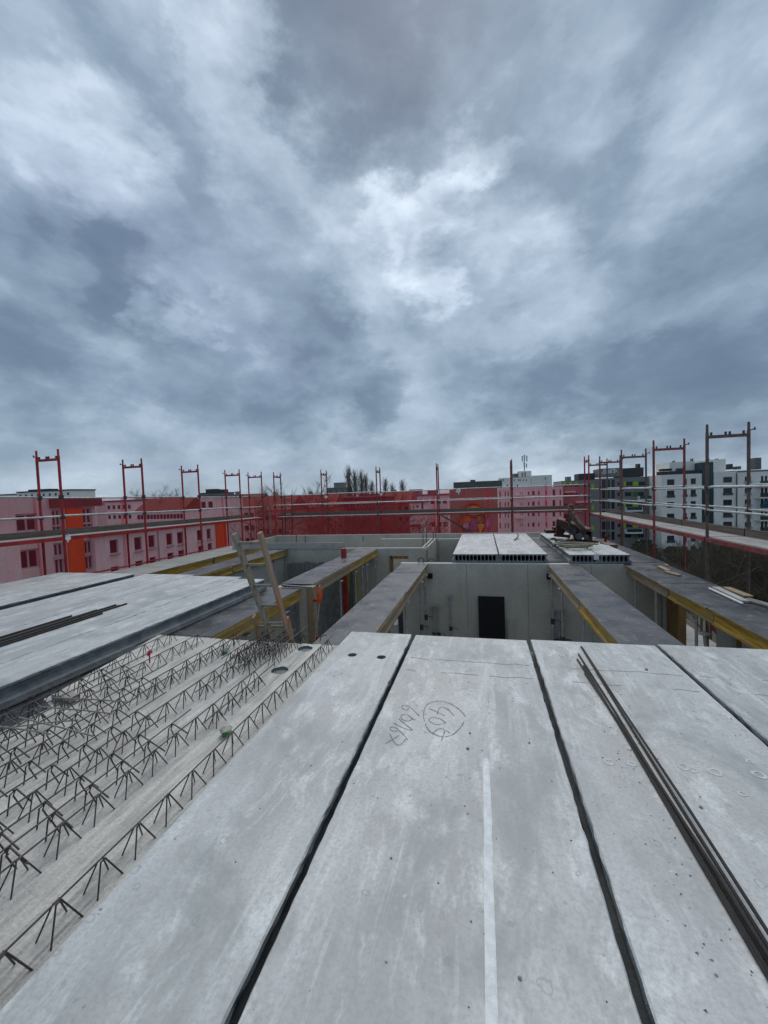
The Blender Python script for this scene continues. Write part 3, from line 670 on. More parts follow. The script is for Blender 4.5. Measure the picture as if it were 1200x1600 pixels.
# ------------------------------------------------------------------ formwork strips
def h20(x, y0, y1, ztop, mat='yellow'):
    """timber I-beam along Y: two flanges and a web"""
    return [('flange', MB().box(x-.04, y0, ztop-.04, x+.04, y1, ztop), mat), ('web', MB().box(x-.0135, y0+.005, ztop-.16, x+.0135, y1-.005, ztop-.04), mat), ('flange', MB().box(x-.04, y0, ztop-.2, x+.04, y1, ztop-.16), mat)]
def strip(label, x0, x1, cuts, beams, zt=-.21, mat='ply', sag=.0):
    t = thing('formwork_table', ((x0+x1)/2, cuts[0], -.4), label, 'formwork', 'plywood formwork strips on timber beams')
    for i, (a, b_) in enumerate(zip(cuts, cuts[1:])):
        xa, xb = x0+jit(.012), x1+jit(.012); dz = -.003*(i % 2)
        m = MB().box(xa, a+.004, zt-.021+dz, xb, b_-.004, zt+dz); pan = m.build('plywood_panel', mat, t)
        e = MB().box(xa-.004, a+.005, zt-.020+dz, xa-.0005, b_-.005, zt-.0015+dz); e.box(xb+.0005, a+.005, zt-.020+dz, xb+.004, b_-.005, zt-.0015+dz); e.build('panel_edge', 'edge', pan)['kind'] = 'stuff'
    for (x, a, b_, mt) in beams:
        root = None
        for nm, m, mm in h20(x, a, b_, zt-.025, mt):
            if root is None: root = m.build('timber_beam', mm, t)
            else: m.build(nm, mm, root)
    return t
strip('dark plywood strip left of the deep room with tan beam edge', -2.05, -1.39, [4.0, 7.1, 8.9, 10.04], [(-1.42, 4.0, 6.9, 'raw'), (-1.43, 6.92, 10.0, 'raw'), (-2.0, 4.0, 10.0, 'raw')])
strip('dark plywood strip right of the deep room with yellow beam on its left', 1.48, 2.13, [4.0, 6.4, 8.3, 10.04], [(1.52, 4.0, 7.0, 'yellow'), (1.52, 7.03, 10.0, 'raw'), (2.08, 4.0, 10.0, 'yellow')])
strip('dark plywood strip along the right outer wall on a long yellow beam', 3.10, 3.95, [4.2, 6.6, 8.2, 10.2], [(3.17, 4.0, 6.55, 'yellow'), (3.19, 6.6, 8.0, 'yellow'), (3.19, 8.05, 10.2, 'raw'), (3.88, 4.0, 10.2, 'yellow')])
strip('pale scuffed plywood strip beyond the ladder', -4.15, -3.42, [7.56, 10.2, 12.8], [(-3.46, 7.6, 9.9, 'raw'), (-3.46, 9.92, 12.78, 'yellow'), (-4.1, 7.6, 12.78, 'yellow')])
strip('dark plywood strip under the pale slabs with yellow beam at the ladder foot', -4.46, -3.52, [-.4, 2.0, 4.5, 7.25], [(-3.56, -.4, 7.2, 'yellow'), (-4.4, -.4, 7.2, 'yellow')])
strip('grey plywood strip on a yellow beam left of the ladder top', -7.42, -6.70, [4.0, 7.4, 10.0, 12.8], [(-6.74, 4.0, 9.6, 'yellow'), (-6.74, 9.65, 12.78, 'yellow'), (-7.3, 4.0, 12.78, 'yellow')])
strip('grey plywood strip on two beams beside the left scaffolding', -9.6, -8.30, [7.45, 9.6, 12.3, 14.5], [(-8.34, 7.5, 10.9, 'yellow'), (-8.34, 11.0, 14.4, 'yellow'), (-9.2, 7.5, 14.4, 'raw')], mat=rough_conc('dusty_ply', (.27, .27, .255), .2, 2, .3))
strip('plywood strip showing between the two pairs of far slabs', 1.53, 1.95, [10.3, 12.7, 15.1], [(1.56, 10.3, 15.0, 'yellow')], zt=-.19)
strip('narrow plywood strip beside the far slab at the right scaffolding', 3.32, 4.02, [10.25, 12.7, 15.1], [(3.4, 10.3, 15.0, 'yellow')], zt=-.20)
# planks lying on the right strip
PL = 'loose boards on the right plywood strip'
def plank(a, b_, wd, th, label, mat='raw', z=-.19):
    p, q = pz(*a, z), pz(*b_, z); m = MB(); m.bar(p, q, wd, th); return tag(m.build('plank', mat, origin=p), label, 'plank', PL)
plank((1040, 893), (1062, 899), .08, .03, 'short bright board end nearest the far slab corner'); plank((1030, 885), (1045, 892), .10, .03, 'splintered board scrap at the far end of the right strip', 'edge')
plank((1135, 918), (1170, 932), .12, .025, 'yellowish board on the outer edge of the right strip', 'edge'); plank((1118, 918), (1165, 940), .10, .03, 'pale grey board beside the yellowish one', 'wall_top'); plank((1108, 919), (1160, 943), .03, .02, 'thin white lath beside the pale grey board', 'stripe'); plank((1165, 936), (1215, 950), .14, .03, 'wide grey board end at the right picture edge', 'grey_wood')

# ------------------------------------------------------------------ walls
def wall(label, x0, y0, x1, y1, zt=-.22, zb=-3.0, mat='wall', holes=(), group='precast concrete walls'):
    """wall box; holes = (a0, a1, z0, z1) openings along its long axis, cut right through"""
    b = MB(); alongx = abs(x1-x0) >= abs(y1-y0)
    a0, a1 = (min(x0, x1), max(x0, x1)) if alongx else (min(y0, y1), max(y0, y1))
    A = sorted({a0, a1, *[h[0] for h in holes], *[h[1] for h in holes]}); Z = sorted({zb, zt, *[h[2] for h in holes], *[h[3] for h in holes]})
    for i in range(len(A)-1):
        for j in range(len(Z)-1):
            ca, cz_ = (A[i]+A[i+1])/2, (Z[j]+Z[j+1])/2
            if any(h[0] < ca < h[1] and h[2] < cz_ < h[3] for h in holes): continue
            if alongx: b.box(A[i], y0, Z[j], A[i+1], y1, Z[j+1])
            else: b.box(x0, A[i], Z[j], x1, A[i+1], Z[j+1])
    o = b.build('concrete_wall', mat, origin=((x0+x1)/2, (y0+y1)/2, zb)); tag(o, label, 'wall', group)
    c_ = MB()
    xa, xb, ya, yb = min(x0, x1), max(x0, x1), min(y0, y1), max(y0, y1); c_.box(xa+.004, ya+.004, zt+.0005, xb-.004, yb-.004, zt+.007); c_.build('top_face', 'wall_top', o)
    return o
W1 = wall('smooth grey wall closing the deep room, black board leaning on it', -2.1, 10.06, 4.0, 10.26)
wall('wall end with pale timber edge behind the ladder', -3.62, 7.3, pY(480, 940, 7.3).x, 7.5, -.235)
sx_ = pY(480.5, 940, 7.26).x; b = MB().box(sx_, 7.26, -2.9, sx_+.13, 7.42, -.2); tag(b.build('timber_stud', 'raw', origin=(sx_, 7.34, -2.9)), 'upright pale timber board on the wall end behind the ladder', 'timber stud')
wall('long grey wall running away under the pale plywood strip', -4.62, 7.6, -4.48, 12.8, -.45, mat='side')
wall('grey wall with a small framed doorway beyond the plywood strips', -7.5, 12.84, -1.80, 13.0, -.21, holes=[(-2.98, -2.42, -3.0, -.50)])
b = MB().box(-3.02, 12.79, -2.9, -2.94, 13.02, -.46).box(-2.98, 12.79, -.55, -2.40, 13.02, -.46); tag(b.build('door_buck', 'brown', origin=(-2.98, 12.8, -2.9)), 'brown timber frame in the small doorway of the far wall', 'door frame')
b = MB().box(-8.9, 12.80, -.21, -4.55, 12.83, .0); tag(b.build('edge_board', 'wall_top', origin=(-6.5, 12.8, -.21)), 'pale upstand board on the far wall behind the ladder top', 'board')
wall('thin left shell of the hollow double wall running away beyond the deep room', -1.96, 13.02, -1.90, 15.46, -.2, mat='wall'); wall('thin right shell of the hollow double wall running away beyond the deep room', -1.82, 13.02, -1.76, 15.46, -.2, mat='wall')
wall('cross wall behind the double wall with a stepped top', -4.0, 15.48, -1.72, 15.66, -.21); wall('cross wall under the far slab ends', -1.70, 15.48, 3.9, 15.66, -.23)
wall('rearmost outer wall in front of the far red net', -9.7, 17.3, 4.0, 17.5, -.21)
wall('left outer wall beside the left scaffolding', -9.75, 7.5, -9.62, 17.28, -.24)
wall('room wall under the grey plywood strip left of the ladder', -7.0, 4.2, -6.86, 12.8, -.5); wall('dark wall under the plywood strip by the lattice plate', -4.1, -1, -3.95, 7.25, -.5)
wall('bearing wall carrying the far ends of the front slabs', -4.0, 3.98, 4.0, 4.14, -.205)
b = MB()
for i in range(14):
    x = -6.6+.17*i; b.box(x, 12.60+jit(.01), -2.6, x+.16, 12.63, -.66+jit(.05))
# plank shuttering: each board its own part
sh = thing('plank_shutter', (-6, 12.6, -2.6), 'row of weathered upright boards in the room behind the ladder', 'shuttering')
pl0 = MB().box(-.08, -.014, 0, .08, .014, 1.95).mesh('plank', 'grey_wood')
for i in range(14): place('plank', pl0, sh, (-.55+.17*i, jit(.012), jit(.05)))
# right outer wall under the right strip: pieces between openings
def oseg(pa, pb, label, mat, zt=-.46, x=3.84, th=.14, name='concrete_wall', cat='wall'):
    ya, yb = pX(pa, 950, x).y, pX(pb, 950, x).y
    m = MB().box(x, min(ya, yb), -3.0, x+th, max(ya, yb), zt); return tag(m.build(name, mat, origin=(x, min(ya, yb), -3)), label, cat, 'right outer wall under the plywood strip')
oseg(1008, 1022, 'first grey wall piece from the far corner of the right room', 'wall'); oseg(1022.5, 1034, 'narrow yellow-brown shutter board beside the grey pier', 'brown', name='shutter_board', cat='shutter'); oseg(1034.5, 1041, 'slim grey pier between two brown shutters', 'wall_top'); oseg(1041.5, 1060, 'wide brown timber shutter beside the open bay', 'brown', name='shutter_board', cat='shutter')
oseg(1119, 1143, 'grey wall piece right of the open bay', 'wall_top'); oseg(1150, 1158, 'brown timber post between the two grey wall pieces', 'brown', name='timber_post', cat='post'); oseg(1159, 1191, 'grey wall piece nearest the right picture edge', 'wall_top'); oseg(1192, 1240, 'brown shutter board at the right picture edge', 'brown', name='shutter_board', cat='shutter')
# short cross timbers under the right beam, prop heads
for px, py, lab in ((1056, 940, 'short timber block under the right beam beside the brown shutter'), (1110, 972, 'short timber block under the right beam by the brown post')):
    p = pX(px, py, 3.25); m = MB().box(p.x-.02, p.y-.05, p.z-.04, p.x+.5, p.y+.05, p.z+.05); tag(m.build('timber_block', 'raw', origin=p), lab, 'timber block')
# stair flight and stacked slats seen through the open bay
stf = thing('stair_flight', (4.9, 8.2, -3), 'leaning precast stair flight with a red edge seen through the open bay', 'stair')
m = MB(); m.bar((5.0, 9.6, -1.2), (5.0, 6.8, -2.7), .9, .16); m.build('flight', 'wall_top', stf); m = MB(); m.bar((4.53, 9.6, -1.3), (4.53, 6.8, -2.8), .03, .05); m.build('red_edge', 'red', stf)
sk = thing('slat_stack', (5.0, 7.6, -3), 'stack of grey deck slats below the stair flight', 'stack')
sl0 = MB().box(-.5, -.9, 0, .5, .9, .09).mesh('slat', 'deck')
for i in range(9): place('slat', sl0, sk, (jit(.03)+.1, jit(.03)+.2, .6+.125*i-.6))
pv = MB().box(4.1, -3, -3.24, 6.4, 19, -3.02); tag(pv.build('scaffold_base_deck', 'deck', origin=(5.2, 8, -3.2)), 'grey lower deck of the right scaffolding beyond the outer wall', 'deck')

# black board, cable loop, prop rows
p0, p1 = pY(747, 932, 10.0), pY(788, 933, 10.0)
m = MB(); m.prism([(p0.x, 10.04, p0.z), (p1.x, 10.04, p0.z), (p1.x, 9.72, -2.98), (p0.x, 9.72, -2.98)], (0, -.025, 0)); tag(m.build('black_board', 'black', origin=(p0.x, 9.9, -3)), 'tall black board leaning against the smooth room wall', 'board')
m = MB(); q = pY(796, 968, 10.0); m.box(p1.x+.06, 10.02, -2.98, p1.x+.2, 10.055, q.z); tag(m.build('grey_offcut', 'wall', origin=(p1.x+.1, 10.03, -3)), 'narrow grey offcut leaning right of the black board', 'board')
for px, lab in ((672, 'black bracket under the far end of the left plywood strip'), (858, 'black bracket under the far end of the right plywood strip')):
    p = pY(px, 900 if px < 700 else 901, 10.0); m = MB().box(p.x-.05, 9.95, p.z-.06, p.x+.06, 10.055, p.z+.06); tag(m.build('bracket', 'black', origin=p), lab, 'bracket')
c = pY(658, 877, 10.16); m = MB(); m.tube([c+Vector((.075*math.cos(a*.45), -.01, .07*math.sin(a*.45)+.02)) for a in range(15)], .011, 6); m.tube([c+Vector((.06, 0, .01)), c+Vector((.14, .02, -.02)), c+Vector((.26, .04, .07)), c+Vector((.34, .02, .01))], .011, 6)
tag(m.build('cable_loop', 'dark', origin=c), 'black cable loop poking out of the wall top', 'cable')

def prop_mesh():
    a = MB(); a.tube([(0, 0, 0), (0, 0, 1.5)], .03, 8); b_ = MB(); b_.tube([(0, 0, 1.45), (0, 0, 2.52)], .024, 8)
    c_ = MB(); c_.tube([(0, 0, 1.42), (0, 0, 1.55)], .042, 8); c_.tube([(.03, 0, 1.5), (.16, 0, 1.5), (.17, 0, 1.44)], .009, 5)
    d = MB().box(-.07, -.07, 2.52, .07, .07, 2.53); e = MB().box(-.07, -.07, 0, .07, .07, .012)
    return a, b_, c_, d, e
proto = None
def prop(x, y, h, label, mat='steel', lean=None):
    global proto
    t = thing('steel_prop', (x, y, -3.0), label, 'steel prop', 'adjustable steel props under the formwork')
    if proto is None:
        proto = [k.mesh(n, 'dsteel' if i in (2, 4) else 'steel') for i, (k, n) in enumerate(zip(prop_mesh(), ('outer_tube', 'inner_tube', 'collar', 'head_plate', 'base_plate')))]
    for me, n in zip(proto, ('outer_tube', 'inner_tube', 'collar', 'head_plate', 'base_plate')): place(n, me, t)
    t.scale = (1.0, 1.0, h/2.53)
    if lean: t.rotation_euler = lean
    return t
prop(-1.42, 9.0, 2.56, 'prop under the far third of the left strip beside the deep room'); prop(-1.42, 9.75, 2.56, 'prop standing at the wall end of the left strip beside the deep room'); prop(-1.44, 7.3, 2.56, 'prop under the middle of the left strip beside the deep room')
prop(1.52, 9.8, 2.56, 'prop at the wall end of the right strip beside the deep room'); prop(1.52, 8.6, 2.56, 'prop under the middle of the right strip beside the deep room'); prop(1.56, 7.6, 2.56, 'leaning prop under the near part of the right strip', lean=(0, .06, 0))
prop(3.22, 9.75, 2.56, 'prop at the wall end of the right outer strip'); prop(3.3, 8.9, 2.56, 'prop under the right outer strip beside the first grey wall piece'); prop(3.3, 7.35, 2.5, 'prop under the timber block in the open bay'); prop(3.5, 7.1, 2.3, 'leaning prop in the open bay by the slat stack', lean=(0, -.12, .4)); prop(3.3, 5.95, 2.4, 'prop beside the brown timber post')
prop(-3.44, 9.2, 2.5, 'dark prop nearest the hanging orange cloth'); prop(-3.44, 10.4, 2.5, 'prop beside the red post under the pale strip'); prop(-3.44, 11.5, 2.5, 'prop behind the yellow pipe under the pale strip'); prop(-3.43, 12.5, 2.5, 'prop at the far wall end of the pale strip'); prop(-3.46, 11.1, 2.5, 'prop between red post and yellow pipe')
prop(-6.74, 11.9, 2.5, 'prop under the grey strip seen between the ladder rails'); prop(-6.72, 9.4, 2.5, 'prop under the grey strip left of the ladder'); prop(-3.58, 5.4, 2.5, 'prop in the dark gap under the ladder foot'); prop(-3.56, 6.6, 2.5, 'prop in the dark gap right of the ladder foot')
for px, top, lab in ((677, 946, 'left prop of the short pair leaning on the room wall'), (684, 946, 'right prop of the short pair leaning on the room wall'), (703, 930, 'lone bright prop with a handle against the room wall'), (866, 953, 'left prop of the three parked right of the black board'), (873, 953, 'middle prop of the three parked right of the black board'), (880, 953, 'right prop of the three parked right of the black board')):
    p = pY(px, top, 9.95); prop(p.x, 9.93, p.z+3.0, lab)

for px0, px1, py0, Y, lab, mt, nm in ((621, 628, 944, 8.6, 'dark upright shutter panel leaning under the left strip', 'dsteel', 'leaning_board'), (609, 620, 976, 8.4, 'pale concrete block on the floor under the left strip', 'wall_top', 'concrete_block'), (610, 619, 962, 8.9, 'brown board lying over the pale block under the left strip', 'brown', 'board')):
    a_, b_ = pY(px0, py0, Y), pY(px1, py0, Y); m = MB().box(a_.x, Y, -2.98 if nm != 'board' else a_.z-.1, b_.x, Y+.08 if nm != 'concrete_block' else Y+.4, a_.z); tag(m.build(nm, mt, origin=(a_.x, Y, -2.98)), lab, nm.replace('_', ' '))
# cross timber and hanging strap in the left room, tie plugs on the room wall
tp0 = MB().tube([(0, 0, 0), (0, -.006, 0)], .022, 10).mesh('tie_plug', 'wall_top')
for x in (-1.0, .2, 1.35, 2.55, 3.0):
    for z in (-.75, -2.1): place('tie_plug', tp0, W1, (x-.95, -.1005, z+3.0))
for x in (-.42, 1.02, 2.42):
    m = MB().box(x-.004, 10.0565, -3.0, x+.004, 10.0598, -.23); m.build('panel_joint', 'side', W1)
# red post, yellow pipe, orange cloth with rod, small red stubs
p = pY(538, 900, 11.0); m = MB().box(p.x-.065, 10.97, -3, p.x+.065, 11.1, pY(538, 857, 11).z); tag(m.build('red_post', 'redpost', origin=(p.x, 11, -3)), 'square red post standing beside the pale plywood strip', 'post')
p = pY(556, 880, 11.6); m = MB(); m.tube([(p.x+.0, 11.6, -2.9), (p.x+.02, 11.6, p.z-.35), (p.x-.03, 11.6, p.z-.08), (p.x-.15, 11.6, p.z), (p.x-.25, 11.6, p.z-.2), (p.x-.30, 11.6, p.z-.9)], .05, 10); tag(m.build('bent_pipe', 'hose', origin=(p.x, 11.6, -3)), 'bent yellow-green pipe arching beside the red post', 'pipe')
p = pY(499, 918, 7.2); cl = thing('hanging_cloth', p, 'orange cloth hanging from the plywood strip behind the ladder', 'cloth')
m = MB(); n = 9; rings = []
for i, (dz, rad) in enumerate(((0, .02), (-.05, .038), (-.12, .042), (-.20, .05), (-.28, .035), (-.31, .015))):
    for j in range(n):
        a = 2*math.pi*j/n; k = rad*(1+.35*math.sin(a*3+i)); m.v.append(p+Vector((math.cos(a)*k, math.sin(a)*k*.7, dz+jit(.012))))
    if i:
        for j in range(n): m.f.append(((i-1)*n+j, (i-1)*n+(j+1) % n, i*n+(j+1) % n, i*n+j))
m.build('bundle', 'orange_cloth', cl, smooth=True)
m = MB(); m.tube([p+Vector((.015, 0, .05)), p+Vector((0, 0, 0))], .01, 6); m.build('tie', 'white', cl)
a_, b_ = pY(499, 942, 7.2), pY(492, 1000, 7.1); m = MB(); m.tube([a_, (a_+b_)/2+Vector((.01, 0, 0)), b_], .014, 8); tag(m.build('steel_rod', 'steel', origin=a_), 'single bright rod hanging below the orange cloth', 'steel rod')
for px, py, lab in ((489, 938, 'upper red clamp on the pale timber stud'), (491, 996, 'lower red clamp on the pale timber stud')):
    p = pY(px, py, 7.22); m = MB(); m.tube([p, p+Vector((.09, 0, 0))], .022, 8); m.tube([p+Vector((.05, -.02, .05)), p+Vector((.05, -.02, -.05))], .012, 6); tag(m.build('clamp', 'red', origin=p), lab, 'clamp')
# light batten from ladder to wall end, hooks at the wall end
a_, b_ = pY(440, 914.5, 7.2), pY(486, 918, 7.2); m = MB(); m.bar(a_, b_, .05, .03); tag(m.build('batten', 'grey_wood', origin=a_), 'thin pale batten lying on the wall end behind the ladder', 'batten')
for px, py, lab in ((470, 1003, 'small bent steel hook left of the far pocket in the lattice plate'), (500, 1002, 'small bent steel hook right of the far pocket in the lattice plate')):
    p = pz(px, py, -.14); m = MB(); m.tube([p, p+Vector((.01, 0, .05)), p+Vector((.05, 0, .075)), p+Vector((.09, 0, .08))], .006, 6); tag(m.build('hook_bar', 'wire', origin=p), lab, 'hook')
# starter bars above the double wall
for px, yb, yt, Y, lab in ((661, 857, 828, 14.2, 'tall thin bar standing in the near end of the double wall, left of its twin'), (666.5, 855, 828, 14.3, 'tall thin bar standing in the double wall, right of its twin'), (677, 842, 833, 15.3, 'short thin bar at the far end of the double wall'), (681, 842, 832, 15.4, 'short thin bar at the far right corner of the double wall'), (463, 846, 838, 13.0, 'short bar on the pale upstand board nearer the ladder'), (477, 846, 839, 13.0, 'short bar on the pale upstand board farther from the ladder')):
    a_, b_ = pY(px, yb+2, Y), pY(px, yt-2, Y); m = MB(); m.tube([a_, b_], .014, 6); tag(m.build('starter_bar', 'wire', origin=a_), lab, 'starter bar', 'starter bars on the far walls')
# wood strips on the far wall faces
for px, ya, yb, Y, lab in ((686, 845, 877, 13.3, 'brown timber strip on the dark wall beside the far slabs'), (667, 858, 872, 12.8, 'pale timber strip at the corner of the doorway wall'), (567, 836, 846, 15.4, 'faint timber strip on the rear cross wall')):
    a_, b_ = pY(px, ya, Y), pY(px, yb, Y); m = MB(); m.bar(a_, b_, .09, .03); tag(m.build('timber_strip', 'raw', origin=b_), lab, 'timber strip')
# hook on far slab, white tag on core
p = pz(808, 843, .0); m = MB(); m.tube([p+Vector((-.1, -.25, .01)), p+Vector((0, 0, .05)), p+Vector((.06, .25, .10)), p+Vector((.05, .5, .12))], .022, 7); tag(m.build('bent_hook', 'dsteel', origin=p), 'small bent hook lying on the far slab', 'hook')
p = pY(932, 868, 10.12); m = MB().box(p.x-.055, 10.135, p.z-.10, p.x+.055, 10.145, p.z+.03); tag(m.build('paper_tag', 'white', origin=p), 'white tag hanging over a core of the far slab', 'tag')

# ------------------------------------------------------------------ ladder
ld_ = thing('ladder', pz(430, 1003, FZ), 'weathered wooden ladder with worn red-brown right rail leaning out of the lattice plate', 'ladder')
LY0, LY1 = 4.42, 4.05
def lp(px, py, f): return pY(px, py, LY0+(LY1-LY0)*f)
l0, l1 = lp(437, 1030, -.2), lp(366, 834, 1); r0, r1 = lp(462, 1030, -.2), lp(406, 832, 1)
m = MB(); m.bar(l0, l1, .095, .034, (1, .15, 0)); m.build('rail', 'ladder', ld_)
m = MB(); m.bar(r0, r1, .09, .034, (1, .15, 0)); o = m.build('rail', 'ladder_red', ld_); o['label'] = 'worn red-brown ladder rail'
for (pa, ya, pb, yb) in ((372, 848.5, 408, 848), (383, 883, 417, 882), (392, 915, 428, 914.5), (402, 946, 437, 945.5), (408, 974, 443, 973.5)):
    f = (1000-ya)/168.; a_ = lp(pa, ya, f); b_ = lp(pb, yb, f); m = MB(); m.tube([a_, b_], .018, 8); m.build('rung', 'ladder', ld_)
l2 = thing('ladder', pY(400, 1000, 4.5), 'lower ladder section whose rail tip stands left of the leaning ladder', 'ladder')
a_, b_ = pY(397, 962, 4.5), pY(417, 1050, 4.9); m = MB(); m.bar(b_, a_, .075, .03, (1, .15, 0)); m.build('rail', 'ladder_red', l2)
a_, b_ = pY(449, 965, 4.5), pY(470, 1050, 4.9); m = MB(); m.bar(b_, a_, .06, .03, (1, .15, 0)); m.build('rail', 'ladder_red', l2)
for yy in (978.5, 1006, 1034): m = MB(); m.tube([pY(403+(yy-978)*.23, yy, 4.57), pY(447+(yy-978)*.23, yy, 4.57)], .018, 8); m.build('rung', 'ladder', l2)

# ------------------------------------------------------------------ scaffolding
def scaffold(label, along, posts, inn, out, deckz, topz, rails, mats, lower, toe, tube_r=.03):
    """frame scaffolding; along = 'x' or 'y' running axis, inn / out = offsets of the two post rows"""
    def P(a, o, z): return Vector((o, a, z)) if along == 'y' else Vector((a, o, z))
    t = thing('scaffolding', P(posts[0], (inn+out)/2, lower), label, 'scaffolding', 'frame scaffolding round the building')
    for i, a in enumerate(posts):
        dz = deckz(a); tz = topz(a); mt = mats[i % len(mats)]
        fr = None
        for o in (inn, out):
            m = MB(); m.tube([P(a, o, lower), P(a, o, dz+.02)], tube_r, 8); m.tube([P(a, o, dz+.02), P(a, o, tz-.16)], tube_r, 8); m.tube([P(a, o, tz-.16), P(a, o, tz)], tube_r*.78, 8)
            if fr is None: fr = m.build('frame', mt, t)
            else: m.build('post', mt, fr)
        m = MB(); m.bar(P(a, inn, tz-.25), P(a, out, tz-.25), .05, .06); m.build('transom', mt, fr)
        m = MB(); m.bar(P(a, inn, dz-.05), P(a, out, dz-.05), .05, .06); m.build('transom', mt, fr)
        m = MB(); sgn = 1 if out > inn else -1; L_ = abs(out-inn)
        for f in (.1, .45, .55, .88): q = P(a, inn+sgn*L_*f, tz-.22); m.bar(q, q+Vector((0, 0, .06)), .03, .03)
        q = P(a, out+sgn*.02, tz-.16); m.bar(q, P(a, out+sgn*.10, tz-.14), .015, .02); m.bar(P(a, out+sgn*.10, tz-.165), P(a, out+sgn*.10, tz-.11), .02, .02)
        m.build('locking_pin', 'dsteel', fr)
        m = MB()
        for o in (inn, out):
            for h in (.5, 1.0): m.bar(P(a, o, dz+h-.05), P(a, o, dz+h+.05), .075, .075)
        m.build('coupler', 'dsteel', fr)
    for i, (a, b_) in enumerate(zip(posts, posts[1:])):
        za, zb_ = deckz(a), deckz(b_); w_ = abs(out-inn); sgn = 1 if out > inn else -1
        for o0, o1 in ((.03, .49), (.51, .97)):
            m = MB(); m.bar(P(a+.03, inn+sgn*w_*(o0+o1)/2, za), P(b_-.03, inn+sgn*w_*(o0+o1)/2, zb_), w_*(o1-o0), .045); m.build('deck_board', 'deck', t)
        for o in (inn, out):
            m = MB(); m.bar(P(a+.03, o-sgn*.035 if o == inn else o+sgn*.035, za-.03), P(b_-.03, o-sgn*.035 if o == inn else o+sgn*.035, zb_-.03), .022, .085); m.build('ledger', 'red' if mats[0] == 'red' else 'redworn', t)
        if toe: m = MB(); m.bar(P(a+.02, out-sgn*.05, za+.10), P(b_-.02, out-sgn*.05, zb_+.10), .03, .15); m.build('toe_board', 'toe', t)
        for o, h in rails:
            m = MB(); dzj = .02*((i+int(h*10)) % 2); m.tube([P(a-.06, o, za+h+dzj), P(b_+.06, o, zb_+h+dzj)], .021, 8); m.build('guard_rail', 'red' if h < 0 and mats == ['red'] else 'steel', t)
    return t
XL, XLo, XR, XRo, YF, YFo = -10.1, -10.8, 4.4, 5.1, 18.2, 18.9
def ldz(y): return .84-.0125*(y-5)
scaffold('red frame scaffolding along the left side carrying red netting', 'y', [2.7, 5.2, 7.72, 10.2, 12.7, 15.28, 17.05], XL, XLo, ldz, lambda y: ldz(y)+2.15+.03, [(XLo, 1.0), (XLo, .5), (XL, .52), (XL, -1.02), (XL, -1.42)], ['red'], -4.0, True)
scaffold('red frame scaffolding across the far side behind the rear wall', 'x', [-10.1, -7.56, -4.79, -1.97, 1.28, 4.33], YF, YFo, lambda x: .63, lambda x: 2.9, [(YFo, 1.07), (YFo, .6), (YF, .58)], ['redworn', 'red'], -4.0, True)
scaffold('worn frame scaffolding along the right side with open guard rails', 'y', [4.5, 6.9, 9.37, 11.94, 14.43, 16.88, 18.5], XR, XRo, lambda y: .47, lambda y: 2.74, [(XRo, 1.02), (XRo, .55), (XR, 1.0), (XR, .56), (XR, -.96)], ['brownsteel', 'redworn'], -4.0, True)
a_, b_ = Vector((-1.9, YF, .6)), pY(744, 836, YF); b_ = a_+(b_-a_)*1.25; m = MB(); m.tube([a_, b_], .03, 8); tag(m.build('brace_tube', 'dsteel', origin=a_), 'dark diagonal brace tube in front of the mural house', 'brace tube')
# nets
def net(label, pts_bot, pts_top, nseg, nz, nrm):
    b = MB(); nrm = Vector(nrm)
    A0, A1 = Vector(pts_bot[0]), Vector(pts_bot[1]); B0, B1 = Vector(pts_top[0]), Vector(pts_top[1])
    for i in range(nseg+1):
        u = i/nseg
        for j in range(nz+1):
            v = j/nz; p = (A0.lerp(A1, u)).lerp(B0.lerp(B1, u), v)
            d = noise.noise(Vector((p.x*1.3+p.y*1.3, p.z*.7, 2)))*.09+noise.noise(Vector((p.x*4+p.y*4, p.z*.9, 7)))*.045
            if j == nz: p.z += -abs(math.sin(u*nseg*.13))*.02; d *= .2
            b.v.append(p+nrm*d)
    for i in range(nseg):
        for j in range(nz): k = i*(nz+1)+j; b.f.append((k, k+nz+1, k+nz+2, k+1))
    o = b.build('safety_net', 'net', origin=A0, smooth=True)
    ex = (A1-A0).normalized(); L_ = (A1-A0).length; k = 1.15
    while k < L_:
        m = MB(); n = 14; wd_ = .05+jit(.02); vs = []
        for j in range(n+1):
            v = j/n; c_ = A0.lerp(A1, k/L_).lerp(B0.lerp(B1, k/L_), v)+ex*(noise.noise(Vector((k, v*3, 4)))*.05)
            off_ = nrm*(noise.noise(Vector((c_.x*1.3+c_.y*1.3, c_.z*.7, 2)))*.06+.02); vs += [c_-ex*wd_+off_, c_+ex*wd_+off_]
        m.add(vs, [(2*j, 2*j+1, 2*j+3, 2*j+2) for j in range(n)]); m.build('overlap_seam', 'net', o); k += 2.5
    return tag(o, label, 'safety net', 'red safety nets on the scaffolding')
net('red see-through safety net along the left scaffolding', [(-10.9, 1.5, -2.6), (-10.9, 18.9, -2.6)], [(-10.9, 1.5, 1.90), (-10.9, 18.9, 1.70)], 120, 16, (1, 0, 0))
net('red see-through safety net across the far scaffolding', [(-10.88, 19.0, -2.6), (4.45, 19.0, -2.6)], [(-10.88, 19.0, 1.71), (4.45, 19.0, 1.70)], 110, 16, (0, 1, 0))
m = MB(); m.box(-9.75, 18.35, -1.2, -9.2, 18.6, 1.6); 
